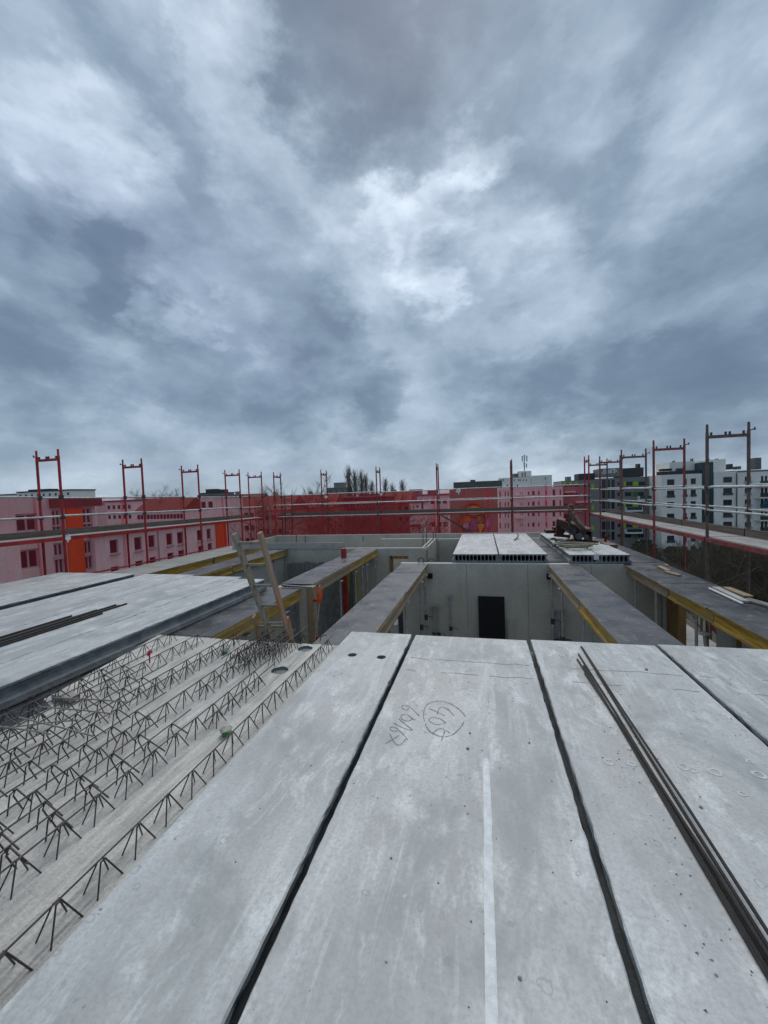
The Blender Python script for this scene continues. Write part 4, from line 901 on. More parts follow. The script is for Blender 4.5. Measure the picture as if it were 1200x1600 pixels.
# dark ladder hatch column seen in the net corner
hc = thing('scaffold_ladder', (-9.5, 18.4, -1.2), 'dark upright access ladder in the far left scaffolding corner', 'ladder')
for x in (-9.72, -9.34): m = MB(); m.tube([(x, 18.4, -1.4), (x, 18.55, 1.75)], .03, 8); m.build('rail', 'dsteel', hc)
for k in range(11): m = MB(); m.tube([(-9.72, 18.41+.014*k, -1.2+.28*k), (-9.34, 18.41+.014*k, -1.2+.28*k)], .016, 6); m.build('rung', 'steel', hc)
# white plastic scraps on the far rail
for i, (px, py, s, lab) in enumerate(((716, 768, .34, 'large white plastic scrap tied to the far rail above the mural house'), (684, 770, .3, 'white plastic scrap on the far rail beside the red post'), (595, 773, .22, 'small white plastic scrap on the far rail near the poplars'), (509, 777, .22, 'white plastic scrap on the far rail left of the poplars'), (107, 841, .25, 'white plastic strip on the left scaffolding deck corner'))):
    p = pY(px, py, 18.85) if px > 200 else pX(px, py, -10.05); m = MB()
    pts = [(-.3, .35), (.1, .5), (.5, .3), (.35, -.1), (.12, -.25), (.05, -.55), (-.1, -.2), (-.45, -.05)]
    ax = Vector((1, 0, 0)) if px > 200 else Vector((0, 1, 0))
    m.prism([p+ax*(a*s*.75)+Vector((0, 0, b_*s*.85))+Vector((jit(.03), jit(.03), 0)) for a, b_ in pts], (.012, -.02, .0)); tag(m.build('plastic_scrap', 'white', origin=p), lab, 'plastic scrap', 'plastic scraps tied to the rails')

# ------------------------------------------------------------------ rusty lifting clamp on the far slabs
k0 = pz(905, 846, .02); ck = thing('lifting_clamp', (k0.x, k0.y, 0), 'rusty red lifting clamp with chains lying on the half-width far slabs', 'lifting clamp')
YC = k0.y
def kp(px, py, y=YC): return pY(px, py, y)
m = MB(); m.bar(kp(890, 849), kp(932, 850), .35, .22); m.bar(kp(868, 851), kp(893, 851), .2, .10); m.bar(kp(930, 849), kp(955, 850), .2, .12); m.build('base_beam', 'rust', ck)
m = MB(); m.bar(kp(901, 845), kp(900, 830), .12, .12, (0, 1, 0)); m.bar(kp(919, 845), kp(919, 830), .16, .3, (0, 1, 0)); m.bar(kp(903, 833), kp(921, 834), .3, .2); m.build('pedestal', 'rust', ck)
m = MB(); m.bar(kp(874, 816, YC+.4), kp(921, 832), .30, .16); m.build('lower_arm', 'rust', ck)
m = MB(); m.bar(kp(874, 815.5, YC+.4)+Vector((0, 0, .10)), kp(921, 830)+Vector((0, 0, .06)), .34, .03); m.build('arm_plate', 'rustlight', ck)
m = MB(); m.bar(kp(893, 800, YC+.2), kp(913, 830), .26, .10); m.build('upper_arm', 'rustlight', ck)
m = MB(); m.bar(kp(893, 799, YC+.2), kp(884, 824, YC+.3), .12, .12); m.bar(kp(876, 812, YC+.5), kp(874, 838, YC+.5), .14, .22); m.build('strut', 'rust', ck)
c = kp(892, 794, YC+.2); m = MB(); m.tube([c+Vector((.05*math.cos(a*.63), 0, .10*math.sin(a*.63))) for a in range(11)], .035, 7); m.build('lifting_eye', 'rustlight', ck)
c = kp(901, 801, YC); m = MB(); m.tube([c+Vector((-.12, 0, -.05)), c+Vector((0, 0, .0)), c+Vector((.12, 0, .03)), c+Vector((.2, 0, -.05))], .03, 6); m.build('shackle', 'rustlight', ck)
m = MB(); m.bar(kp(852, 830, YC+.9), kp(880, 829, YC+.9), .5, .10); m.bar(kp(864, 827, YC+.9), kp(890, 824, YC+.9), .3, .14); m.bar(kp(866, 836, YC+.5), kp(890, 838, YC+.5), .16, .08); m.build('rear_beam', 'rust', ck)
m = MB(); m.bar(kp(878, 822, YC+.35), kp(907, 842), .08, .08); m.bar(kp(886, 812, YC+.3), kp(900, 832, YC-.1), .07, .07); m.bar(kp(895, 812, YC-.12), kp(916, 828, YC-.12), .05, .05); m.build('tie_bar', 'dsteel', ck)
m = MB(); m.tube([kp(905, 838, YC-.2), kp(905, 838, YC+.2)], .10, 12); m.tube([kp(916, 839, YC-.2), kp(916, 839, YC+.2)], .08, 12); m.build('roller', 'dsteel', ck)
m = MB(); m.tube([kp(946, 846), kp(946, 838), kp(949, 835), kp(953, 838)], .03, 6); m.tube([kp(870, 846), kp(866, 841), kp(861, 842)], .03, 6); m.build('handle', 'rust', ck)
def chain(pts, parent, r=.035, ln=.12, mat='dsteel'):
    m = MB(); P = [Vector(p) for p in pts]; seg = []
    for a, b_ in zip(P, P[1:]):
        n = max(1, int((b_-a).length/(ln*.72)))
        for i in range(n): seg.append((a.lerp(b_, i/n), (b_-a).normalized()))
    for i, (c_, d) in enumerate(seg):
        s_ = d.orthogonal().normalized(); s_ = s_ if i % 2 else d.cross(s_)
        m.tube([c_+d*(math.cos(a*.785)*ln*.5)+s_*(math.sin(a*.785)*r) for a in range(9)], .011, 5, cap=False)
    return m.build('chain', mat, parent)
chain([kp(890, 808), kp(890, 838), kp(885, 846)], ck); chain([kp(897, 835, YC-.1), kp(893, 846, YC-.1), kp(868, 849, YC-.3)], ck); chain([kp(868, 849, YC-.3), kp(866, 853, YC-.5), kp(885, 853, YC-.4)], ck)
m = MB(); m.tube([kp(874, 852, YC-.6), kp(878, 854.5, YC-.6)], .09, 10); m.tube([kp(950, 853, YC-.5), kp(955, 855, YC-.5)], .08, 10); m.bar(kp(944, 850, YC-.3), kp(958, 854, YC-.7), .25, .1); m.build('jaw', 'rustlight', ck)['kind'] = 'stuff'
rp = pz(898, 856, .02); m = MB(); pts = []
for a in range(70):
    t_ = a*.45; rad = .16+.05*math.sin(a*.7)+.003*a; pts.append(rp+Vector((math.cos(t_)*rad*1.5, math.sin(t_)*rad*.8, .01+.0016*a+.01*math.sin(a*1.3))))
m.tube(pts, .018, 6); tag(m.build('rope', 'rope', origin=rp), 'coiled pale rope lying in front of the rusty clamp', 'rope')

# ------------------------------------------------------------------ buildings
class Facade:
    """a building whose front is a plane; local x along the front, y into the depth, z up"""
    def __init__(s, name, label, axis, off, pa, pb, pyref, group='buildings around the site'):
        s.axis = axis; s.off = off
        A, B = s.hit3(pa, pyref), s.hit3(pb, pyref)
        if axis == 'Y': s.org = Vector((min(A.x, B.x), off, GZ)); s.len = abs(A.x-B.x); s.rz = 0.0
        else: s.org = Vector((off, min(A.y, B.y), GZ)); s.len = abs(A.y-B.y); s.rz = math.pi/2    # local x -> +Y, local y -> -X
        s.t = thing(name, s.org, label, 'building', group, s.rz); s.w = []
    def hit3(s, px, py): return pY(px, py, s.off) if s.axis == 'Y' else pX(px, py, s.off)
    def uz(s, px, py):
        h = s.hit3(px, py); return (h.x-s.org.x if s.axis == 'Y' else h.y-s.org.y), h.z-GZ
    def win(s, px0, px1, py0, py1, **k):
        pm, ym = (px0+px1)/2, (py0+py1)/2
        u0, _ = s.uz(px0, ym); u1, _ = s.uz(px1, ym); _, z0 = s.uz(pm, py1); _, z1 = s.uz(pm, py0)
        s.w.append((min(u0, u1), max(u0, u1), min(z0, z1), max(z0, z1), k))
    def wall(s, u0, u1, z0, z1, depth, mat, y0=0.0, wins=None, rec=.2, frame='frame', pane='glass', fw=.07, name='wall'):
        ws = [q for q in (s.w if wins is None else wins) if q[0] > u0+.01 and q[1] < u1-.01 and q[2] >= z0 and q[3] <= z1]
        U = sorted({u0, u1, *[q[0] for q in ws], *[q[1] for q in ws]}); Z = sorted({z0, z1, *[q[2] for q in ws], *[q[3] for q in ws]})
        b = MB()
        for i in range(len(U)-1):
            for j in range(len(Z)-1):
                cu_, cz_ = (U[i]+U[i+1])/2, (Z[j]+Z[j+1])/2
                if any(q[0] < cu_ < q[1] and q[2] < cz_ < q[3] for q in ws): continue
                b.add([(U[i], y0, Z[j]), (U[i+1], y0, Z[j]), (U[i+1], y0, Z[j+1]), (U[i], y0, Z[j+1])], [(0, 1, 2, 3)])
        for a, c_, e, f_, k in ws:
            r_ = y0+rec
            b.add([(a, y0, e), (c_, y0, e), (c_, y0, f_), (a, y0, f_), (a, r_, e), (c_, r_, e), (c_, r_, f_), (a, r_, f_)], [(0, 1, 5, 4), (1, 2, 6, 5), (2, 3, 7, 6), (3, 0, 4, 7)])
        d = y0+depth
        b.add([(u0, y0, z0), (u1, y0, z0), (u1, d, z0), (u0, d, z0), (u0, y0, z1), (u1, y0, z1), (u1, d, z1), (u0, d, z1)], [(1, 2, 6, 5), (2, 3, 7, 6), (3, 0, 4, 7), (4, 5, 6, 7)])
        b.build(name, mat, s.t, local=True)
        for a, c_, e, f_, k in ws:
            wd, ht = c_-a, f_-e; key = (round(wd, 1), round(ht, 1), k.get('frame', frame), k.get('pane', pane), k.get('mull', 1), k.get('sill', 0))
            if key not in Facade.cache:
                fr = MB(); q = fw
                fr.box(0, 0, 0, q, .08, ht); fr.box(wd-q, 0, 0, wd, .08, ht); fr.box(q, 0, 0, wd-q, .08, q); fr.box(q, 0, ht-q, wd-q, .08, ht)
                for mu in range(1, key[4]): xm = wd*mu/key[4]; fr.box(xm-q/2, .004, q, xm+q/2, .076, ht-q)
                if key[5]: fr.box(-.05, -.28, -.14, wd+.05, .0, -.004)
                Facade.cache[key] = (fr.mesh('window', key[2]), MB().box(q*.5, .05, q*.5, wd-q*.5, .09, ht-q*.5).mesh('pane', key[3]), wd, ht)
            fm, pm, wd0, ht0 = Facade.cache[key]
            wo_ = place('window', fm, s.t, (a, y0+rec-.09, e)); wo_.scale = (wd/wd0, 1, ht/ht0); place('pane', pm, wo_)
    cache = {}
    def box(s, name, mat, px0, px1, py0, py1, y0, y1):
        pm, ym = (px0+px1)/2, (py0+py1)/2; u0, _ = s.uz(px0, ym); u1, _ = s.uz(px1, ym); _, z0 = s.uz(pm, py1); _, z1 = s.uz(pm, py0)
        return MB().box(u0, y0, z0, u1, y1, z1).build(name, mat, s.t, local=True)
    def boxu(s, name, mat, u0, u1, z0, z1, y0, y1): return MB().box(u0, y0, z0, u1, y1, z1).build(name, mat, s.t, local=True)

# left apartment house: tall part and long low part
F1 = Facade('apartment_house', 'pale apartment house with orange panel and upper storey behind the left net', 'X', -34.0, -60, 160, 840)
F1.win(24.7, 58.7, 802.7, 830.7, mull=2, frame='frame'); F1.win(28.7, 62, 858, 889, mull=2)
F1.win(81, 96, 796, 830, mull=2); F1.win(84.7, 101, 848, 898, mull=2); F1.win(128.5, 144, 793, 825, mull=2); F1.win(131, 146.5, 844, 890, mull=2)
F1.win(-40, -12, 805, 836, mull=2); F1.win(-34, -6, 868, 900, mull=2)
zt = F1.uz(30, 777)[1]; ub = F1.uz(79, 820)[0]; ue = F1.uz(150, 820)[0]; zl = F1.uz(120, 792)[1]
F1.wall(0, ub, 0, zt, 13, 'pinkgrey', fw=.13); F1.wall(ub+.001, ue, 0, zl, 13, 'pinkgrey', y0=.004, fw=.14); F1.boxu('cornice', 'darkred', ub, F1.len, zl+.01, zt-.1, -.25, 12.8)
u0, u1 = F1.uz(103, 820)[0], F1.uz(128, 820)[0]; F1.boxu('orange_panel', 'orange', u0, u1, zl-7, zl-.02, -.12, -.004)
F1.boxu('pale_bay', 'pink', -.3, F1.uz(18, 870)[0], 0, F1.uz(10, 846)[1], -.9, -.01)
for (a, b_, c_, d) in ((84, 100, 867, 874), (131, 147, 863, 869), (82, 96, 820, 823), (129, 144, 816, 819)): F1.box('spandrel', 'frame', a, b_, c_, d, -.05, .18)
F2 = Facade('apartment_house', 'long low pale house with a row of square windows behind the left net', 'X', -33.6, 148, 358, 850)
for a, b_, c_, d in ((171.7, 185, 843, 865), (210, 222, 839, 860), (232, 242.7, 836, 856), (260, 270, 833, 852), (277, 286.7, 831, 850), (308, 316.7, 828, 845), (323, 330, 826, 842.5)):
    F2.win(a, b_, c_, d, mull=1, sill=1, pane='glass'); F2.win(a+2, b_+2, c_+42*(1-(a-170)/330), d+42*(1-(a-170)/330), mull=1, sill=1)
F2.wall(0, F2.len, 0, F2.uz(250, 827)[1], 14, 'pink'); u0, u1 = F2.uz(337, 840)[0], F2.uz(353, 840)[0]; F2.boxu('orange_panel', 'orange', u0, u1, F2.uz(345, 866)[1], F2.uz(345, 817)[1]-.05, -.15, -.004)
F2.boxu('downpipe', 'frame', F2.uz(246, 845)[0], F2.uz(246.8, 845)[0], 0, F2.uz(250, 829)[1], -.15, -.01)
F2.boxu('roof_edge', 'roof', -.2, F2.len+.2, F2.uz(250, 827)[1]+.01, F2.uz(250, 827)[1]+.25, -.25, 14.2)

# rear row seen through the far net
def simple_house(name, label, px0, px1, pyt, Y, mat, depth=9, rows=2, cols=3, roof=None, frame='frame', floor=3.0, wy=1.3, wx=1.1, group='buildings around the site', first=None):
    f = Facade(name, label, 'Y', Y, px0, px1, pyt+10, group); zt = f.uz((px0+px1)/2, pyt)[1]
    for r_ in range(rows):
        for c_ in range(cols):
            uc = f.len*(c_+.5)/cols; z0 = zt-1.0-wy-r_*floor
            if z0 > .5: f.w.append((uc-wx/2, uc+wx/2, z0, z0+wy, {}))
    f.wall(0, f.len, 0, zt, depth, mat, frame=frame)
    if roof == 'flat': f.boxu('roof', 'roof', -.3, f.len+.3, zt+.01, zt+.35, -.3, depth+.3)
    elif roof == 'gable':
        h = depth*.35; m = MB(); m.prism([(-.4, -.5, zt+.01), (-.4, depth+.5, zt+.01), (-.4, depth/2, zt+h)], (f.len+.8, 0, 0)); m.build('roof', 'redroof', f.t, local=True)
        m = MB().box(f.len*.3, depth*.35, zt+h*.5, f.len*.3+.8, depth*.35+.7, zt+h+.7); m.build('chimney', 'brownwall', f.t, local=True)
    return f
simple_house('row_house', 'long cream house with red roof behind the left net', 214, 286, 798, 92, 'pink', 10, 3, 14, 'gable', wx=1.0)
simple_house('row_house', 'white flat house beyond the orange panel house', 166, 206, 784, 100, 'plaster', 10, 3, 5, 'flat')
simple_house('row_house', 'pale house with plain gable wall beside the end of the low pale house', 312, 334, 776, 70, 'pink', 10, 1, 2, 'flat'); simple_house('row_house', 'dark-roofed house right of the plain pale gable', 338, 398, 795, 84, 'pinkgrey', 10, 3, 7, 'gable')
simple_house('row_house', 'low brown house behind the corner of the nets', 402, 452, 797, 78, 'brownwall', 9, 3, 5, 'gable'); simple_house('row_house', 'brown house with red roof left of the poplars', 456, 520, 793, 88, 'brownwall', 9, 3, 6, 'gable')
simple_house('row_house', 'dark brown house below the poplars', 524, 604, 778, 96, 'darkred', 10, 4, 8, 'flat'); simple_house('row_house', 'small house right of the poplars', 600, 640, 786, 110, 'brownwall', 9, 3, 4, 'gable')
simple_house('row_house', 'low pale house with long roof between the white house and mural house', 652, 700, 774, 105, 'pink', 9, 3, 5, 'flat')
fw_ = Facade('white_house', 'small white house with dark square windows left of the red post', 'Y', 70, 640, 662, 800)
for a, b_, c_, d in ((640.8, 642, 789.5, 793.5), (645, 647.3, 790, 793.5), (650, 654.5, 789.5, 793.5), (646, 648, 813, 816), (652, 655, 812.5, 816)): fw_.win(a, b_, c_, d)
fw_.wall(0, fw_.len, 0, fw_.uz(650, 786)[1], 8, 'plaster', fw=.1); fw_.boxu('roof', 'roof', -.2, fw_.len+.2, fw_.uz(650, 786)[1]+.01, fw_.uz(650, 786)[1]+.3, -.2, 8.2); fw_.box('canopy', 'darkred', 640, 658, 819, 822, -1.6, -.01); fw_.box('blue_door', 'blue', 658.5, 661.5, 784, 795, -.06, -.005)
# mural house
mh = Facade('mural_house', 'brown windowless gable house with a large painted face', 'Y', 80, 703, 778, 800)
zt = mh.uz(740, 764)[1]; mh.wall(0, mh.len, 0, zt, 12, 'brownwall'); mh.boxu('upper_storey', 'olive', .7, mh.len+1.0, zt+.01, mh.uz(740, 752)[1], 2.0, 11)
mh.boxu('roof_vent', 'roof', 4, 5, mh.uz(740, 752)[1]+.01, mh.uz(740, 749)[1], 3, 4)
def patch(pts, mat, k, sx=6.667, ox=620, oy=740):
    q = []
    for a, b_ in pts:
        u, z = mh.uz(ox+a/sx, oy+b_/sx); q.append((u, -.01-.006*k, z))
    MB().prism(q, (0, -.004, 0)).build('mural_patch', mat, mh.t, local=True)
def blob(cx, cy, rx, ry, n=18, pw=1.0, w=.0, ph=0.0): return [(cx+rx*math.cos(2*math.pi*i/n)*(1+w*math.sin(3*2*math.pi*i/n+ph)), cy+ry*math.sin(2*math.pi*i/n)*(1+w*math.cos(2*2*math.pi*i/n+ph))) for i in range(n)]
patch(blob(795, 480, 150, 190, 28), 'p_org', 1); patch(blob(795, 500, 132, 190, 28), 'p_brn', 2); patch([(690, 400), (700, 372), (740, 345), (800, 333), (850, 342), (890, 365), (905, 400), (860, 425), (795, 432), (730, 425)], 'p_yel', 3)
patch(blob(732, 480, 48, 40), 'p_org', 4); patch(blob(865, 480, 44, 38), 'p_olv', 4); patch(blob(738, 484, 22, 10), 'p_yel', 5); patch(blob(868, 480, 20, 11), 'p_brn', 5); patch(blob(738, 484, 7, 7), 'p_brn', 6); patch(blob(866, 479, 6, 6), 'graf', 6)
patch([(780, 470), (815, 470), (838, 560), (820, 590), (790, 595), (760, 578)], 'p_pur', 5); patch([(842, 525), (905, 520), (915, 545), (885, 590), (868, 640), (858, 590)], 'p_yel', 6); patch(blob(722, 545, 34, 40, w=.08), 'p_lil', 5); patch(blob(955, 515, 34, 66), 'p_pur', 3); patch(blob(955, 515, 20, 46), 'p_lil', 4); patch(blob(655, 505, 30, 56), 'p_org', 3); patch(blob(798, 622, 75, 26, w=.06), 'p_rose', 6)
for i, (a, b_) in enumerate(((470, 490), (495, 485), (520, 500), (480, 515), (510, 530), (530, 505), (490, 545), (520, 555))): patch(blob(a, b_, 11, 5, 8), 'graf', 1)
# white block with antenna
wb = Facade('apartment_block', 'large white apartment block with rooftop antenna seen half through the far net', 'Y', 122, 779, 880, 790)
for r_, pyc in enumerate((772, 788.5, 805, 821.5, 838)):
    for j, (a, wd, h) in enumerate(((781.5, 2.4, 9), (789.5, 2.0, 8), (794.3, 2.2, 8), (813, 1.5, 5), (816.5, 1.5, 5), (826, 2.6, 6), (833.5, 4.2, 7), (842, 2.6, 7), (853.5, 2.4, 7), (865.5, 4.6, 10), (875.5, 2.6, 9))):
        wb.win(a-wd/2, a+wd/2, pyc-h/2-(a-780)*.028, pyc+h/2-(a-780)*.028, frame='frame')
zt = wb.uz(830, 762)[1]; wb.wall(0, wb.len, 0, zt, 14, 'plaster', fw=.1)
wb.w = []
for a in (783, 787, 799, 804, 811, 813.5, 818.5, 823): wb.win(a-.9, a+.9, 748.5, 752)
for a in (793, 809, 852.8): wb.win(a-1.2, a+1.2, 757, 760.5)
wb.win(851.6, 853.6, 745.5, 749.5)
uu = wb.uz(863, 750)[0]; ul = wb.uz(831, 750)[0]
wb.wall(.4, ul, zt+.02, wb.uz(805, 746)[1], 10, 'plaster', y0=1.2, fw=.1, name='setback_storey'); wb.wall(ul+.05, uu, zt+.02, wb.uz(846, 742.5)[1], 10, 'plaster', y0=.6, fw=.1, name='setback_storey')
wb.box('balcony', 'plaster', 805, 822, 773, 775, -1.3, -.01); wb.box('balcony', 'plaster', 806, 818, 790, 793, -1.3, -.01); wb.box('balcony', 'plaster', 806, 818, 807, 810, -1.3, -.01)
wb.box('penthouse', 'pinkgrey', 812, 833, 735, 744.5, 4, 9); wb.box('vent_box', 'roof', 804, 811, 739, 746, 4, 8); wb.box('roof_door', 'fdark', 817.5, 819, 738, 744, 3.9, 3.99); wb.box('roof_door', 'fdark', 822, 823.5, 737, 744, 3.9, 3.99)
u0, z0 = wb.uz(823, 736); _, z1 = wb.uz(823, 708); m = MB(); m.tube([(u0, 6, z0-1), (u0, 6, z1)], .16, 8); mast = m.build('antenna_mast', 'steel', wb.t, local=True)
for du, za, zb_ in ((-.6, .62, .95), (0.05, .66, 1.0), (.7, .6, .95), (-.1, .28, .58), (.55, .25, .5)): m = MB(); zz = z0+(z1-z0)*za; m.box(u0+du-.17, 5.7, zz, u0+du+.17, 5.9, z0+(z1-z0)*zb_); m.build('antenna_panel', 'steel', mast, local=True)
# grey block with lime panels
gb = Facade('apartment_block', 'grey apartment block with lime green panels and dark roof boxes', 'Y', 126, 878, 1034, 790)
rows = (756, 772.3, 788.5, 804.8, 821, 837)
def gx(X): return 920+X/8.571
def gy(Y): return 700+Y/8.571
for r_, py in enumerate(rows):
    gb.win(gx(380), gx(420), py-2.6, py+2.6, frame='fdark'); gb.win(gx(895), gx(935), py-3.2-.8, py+2.6-.8, frame='fdark')
    sh_ = .0 if r_ % 2 == 0 else -15
    gb.win(gx(495+sh_), gx(582+sh_), py-3.2, py+3.0, frame='fdark', mull=2); gb.win(gx(662+sh_), gx(748+sh_), py-3.4, py+2.8, frame='fdark', mull=2)
    gb.win(gx(172), gx(222), py-6.5, py+6.5, frame='fdark', mull=1); gb.win(gx(230), gx(278), py-6.5, py+6.5, frame='fdark', mull=1); gb.win(gx(298), gx(342), py-6.5, py+6.5, frame='fdark')
    for a in (884, 892, 901): gb.win(a-2.8, a+2.8, py-1.5, py+4.5, frame='fdark')
zt = gb.uz(1000, 745)[1]; zl = gb.uz(890, 751)[1]
gb.wall(0, gb.uz(938, 760)[0], 0, zl, 14, 'greywall', fw=.06); gb.wall(gb.uz(938, 760)[0]+.01, gb.len, 0, zt, 14, 'greywall', y0=-.25, fw=.06)
for r_, py in enumerate(rows):
    c_ = 'lime' if r_ in (0, 2, 4) else 'mossgreen'
    gb.box('green_panel', c_, gx(585), gx(658), py-3.4, py+3.2, -.32, -.26); 
    if r_ in (0, 2, 4): gb.box('green_panel', 'lime', gx(462), gx(492), py-3.3, py+3.2, -.32, -.26); gb.box('green_panel', 'lime', gx(35), gx(72), py+.5, py+8, -.08, -.01)
gb.box('green_panel', 'lime', gx(820), gx(870), rows[0]-4.3, rows[0]+2.8, -.32, -.26)
for r_ in (0, 1, 2): gb.box('green_panel', 'lime', 880+r_*9, 885+r_*9, rows[0]-2.5, rows[0]+1, -.08, -.01)
for a, b_, y_ in ((640, 872, 690), (470, 690, 838), (470, 690, 1128), (640, 872, 1268)):
    o = gb.box('balcony', 'plaster', gx(a), gx(b_), gy(y_-8), gy(y_+10), -2.0, -.27); u0, zz = gb.uz(gx(a), gy(y_)); u1, _ = gb.uz(gx(b_), gy(y_)); m = MB().box(u0+.05, -1.97, zz, u0+.15, -.3, zz+1.0).box(u1-.15, -1.97, zz, u1-.05, -.3, zz+1.0); m.build('parapet', 'plaster', o, local=True)
    m = MB().box(u0+.2, -1.9, zz+.2, u1-.2, -1.86, zz+1.0); m.build('balustrade', 'teal', o, local=True)
for a, b_, ya, yb in ((885, 892, 752, 759), ): gb.box('chimney', 'greywall', 890, 897, 744, 751, 4, 7)
for a, b_, y_ in ((882, 898, 768.5), (898, 922, 784)): gb.box('balcony', 'plaster', a, b_, y_-1, y_+1, -1.5, -.02)
gb.box('roof_box', 'anthracite', 908, 934, 739, 751, 3, 9); gb.box('roof_box', 'greywall', 938.5, 970, 731.5, 744.8, .2, 8); gb.box('roof_box', 'anthracite', 974, 1009, 730.5, 744.8, 1.5, 9); gb.box('chimney', 'anthracite', 1003, 1007, 723.5, 730.4, 3, 5)
gr_ = [[(941, 740), (943, 737.5), (944, 734), (946.5, 734.3), (946.3, 736.4), (944.4, 737), (947, 738.3), (946, 740.3), (943, 740)], [(948.4, 734), (948, 739.5), (950.6, 739.2)], [(951.3, 734.2), (951.2, 739), (953.4, 738.8), (953.6, 734)], [(957, 733.8), (954.6, 734.4), (954.6, 739), (957, 738.6)], [(954.8, 736.6), (956.6, 736.4)], [(961.8, 735), (959.8, 733.8), (958.5, 735.4), (961.4, 737.2), (960.6, 739), (958.2, 738.6)], [(955, 733.2), (960, 732.9), (963, 734.5), (963.6, 737.5)]]
m = MB()
for st_ in gr_:
    q = [gb.uz(a, b_) for a, b_ in st_]
    for (ua, za), (uc, zc_) in zip(q, q[1:]): m.bar((ua, .17, za), (uc, .17, zc_), .04, .22, (0, 0, 1) if abs(uc-ua) > abs(zc_-za) else (1, 0, 0))
m.build('graffiti', 'graf', gb.t, local=True)
# white block on the right
rb = Facade('apartment_block', 'white apartment block with teal glazed stair tower behind the right scaffolding', 'Y', 118, 1033.5, 1152, 800)
def sl_(px): return -(px-1048)*.043
rowsR = (753, 771.5, 788.5, 806.5, 824, 842, 860)
for r_, py in enumerate(rowsR):
    for a, wd in ((1048, 11.5), (1070.2, 6), (1083.3, 8), (1137, 14)):
        y_ = py+sl_(a); h = 5 if r_ in (0, 2, 3) else 6; rb.win(a-wd/2, a+wd/2, y_-h+1, y_+h, frame='fdark', mull=2, sill=0)
zt = rb.uz(1065, 741)[1]; rb.wall(0, rb.uz(1096.5, 760)[0], 0, zt, 13, 'plaster', fw=.08); rb.wall(rb.uz(1115.5, 760)[0], rb.len, 0, rb.uz(1130, 737.5)[1], 13, 'plaster', fw=.08)
st_ = rb.box('stair_tower', 'teal', 1096.8, 1115.2, 722, 905, .15, 10)
for k in range(9): py = 724+k*18.; u0, zz = rb.uz(1097, py); u1, _ = rb.uz(1115, py); m = MB().box(u0, .08, zz, u1, .145, zz+.12); m.build('glazing_bar', 'fdark', st_, local=True)
for r_, py in enumerate(rowsR):
    for a, wd in ((1048, 13), (1070.2, 7.5), (1083.3, 9.5), (1137, 15.5)):
        if r_ in (1, 3, 4, 6) or (a < 1060 and r_ == 5): rb.box('window_railing', 'fdark', a-wd/2, a+wd/2, py+sl_(a)+2.2, py+sl_(a)+5.8, -.22, -.16)
rb.box('setback_storey', 'plaster', 1056, 1096.5, 720, 741, 3.5, 12); rb.box('setback_storey', 'plaster', 1115.4, 1145, 716.5, 737, 3, 12); rb.box('roof_terrace', 'anthracite', 1034, 1095.5, 735.5, 741, .3, 3.2); rb.box('terrace_planting', 'leaf', 1036, 1052, 732, 735.6, .6, 2.6); rb.box('terrace_window', 'fdark', 1066, 1081, 730.5, 735.4, 3.3, 3.46)
for a in (1068, 1098, 1125, 1139): rb.box('roof_vent', 'roof', a-1.2, a+1.2, 714 if a > 1090 else 717.5, 722, 5, 6)
rb.box('downpipe', 'fdark', 1150.2, 1151.2, 738, 900, -.3, -.01)
rw = Facade('apartment_block', 'white balconied wing at the right picture edge', 'Y', 117.4, 1153, 1320, 800)
for r_, py in enumerate(rowsR):
    for a, wd in ((1165.5, 3.6), (1171.8, 3.6), (1191, 4), (1197, 4), (1213, 5), (1232, 5), (1255, 5), (1280, 5)): y_ = py+sl_(a)+2; rw.win(a-wd/2, a+wd/2, y_-5, y_+5, frame='fdark')
rw.wall(0, rw.len, 0, rw.uz(1175, 737.5)[1], 13, 'plaster', fw=.08)
for r_, py in enumerate(rowsR):
    o = rw.box('balcony', 'plaster', 1179, 1240, py+5, py+6.4, -2.2, -.01); u0, zz = rw.uz(1179, py+5); m = MB().box(u0, -2.15, zz+.02, u0+9.5, -2.1, zz+1.0); m.build('balustrade', 'anthracite' if r_ == 1 else 'teal', o, local=True)
    rw.box('window_railing', 'frame', 1163, 1174.5, py+sl_(1168)+4, py+sl_(1168)+7.5, -.22, -.16)
rw.box('awning', 'blue', 1187, 1202, 782, 790, -1.6, -1.5); rw.box('roof_storey', 'roof', 1153, 1300, 732, 736, 2.5, 11); rw.box('chimney', 'anthracite', 1156.5, 1160.5, 723, 731.9, 4, 6); rw.box('chimney', 'roof', 1197, 1207, 713, 731.9, 4, 6); rw.box('roof_vent', 'roof', 1168, 1174, 727, 731.9, 4, 6)
# far roofs above the net line
def far_block(px0, px1, py0, Y, label, mat, roofm='anthracite', extra=None):
    f = Facade('far_block', label, 'Y', Y, px0, px1, py0+6, 'distant roofs on the skyline'); zt_ = f.uz((px0+px1)/2, py0+2)[1]
    n = max(2, int(f.len/4))
    for c_ in range(n): uc = f.len*(c_+.5)/n; f.w.append((uc-.8, uc+.8, zt_-2.6, zt_-1.1, {}))
    f.wall(0, f.len, 0, zt_, 14, mat, fw=.12); f.boxu('roof', roofm, -.4, f.len+.4, zt_+.01, zt_+.6, -.4, 14.4)
    if extra:
        for (a, b_, h) in extra: f.boxu('roof_house', roofm, f.len*a, f.len*b_, zt_+.62, zt_+h, 3, 8)
    return f
far_block(27, 111, 766, 170, 'distant white block with dark flat roof at the left picture edge', 'plaster', extra=[(.1, .5, 1.6)]); far_block(-30, 26, 772, 190, 'low distant block beside the white one at the left edge', 'plaster', 'roof')
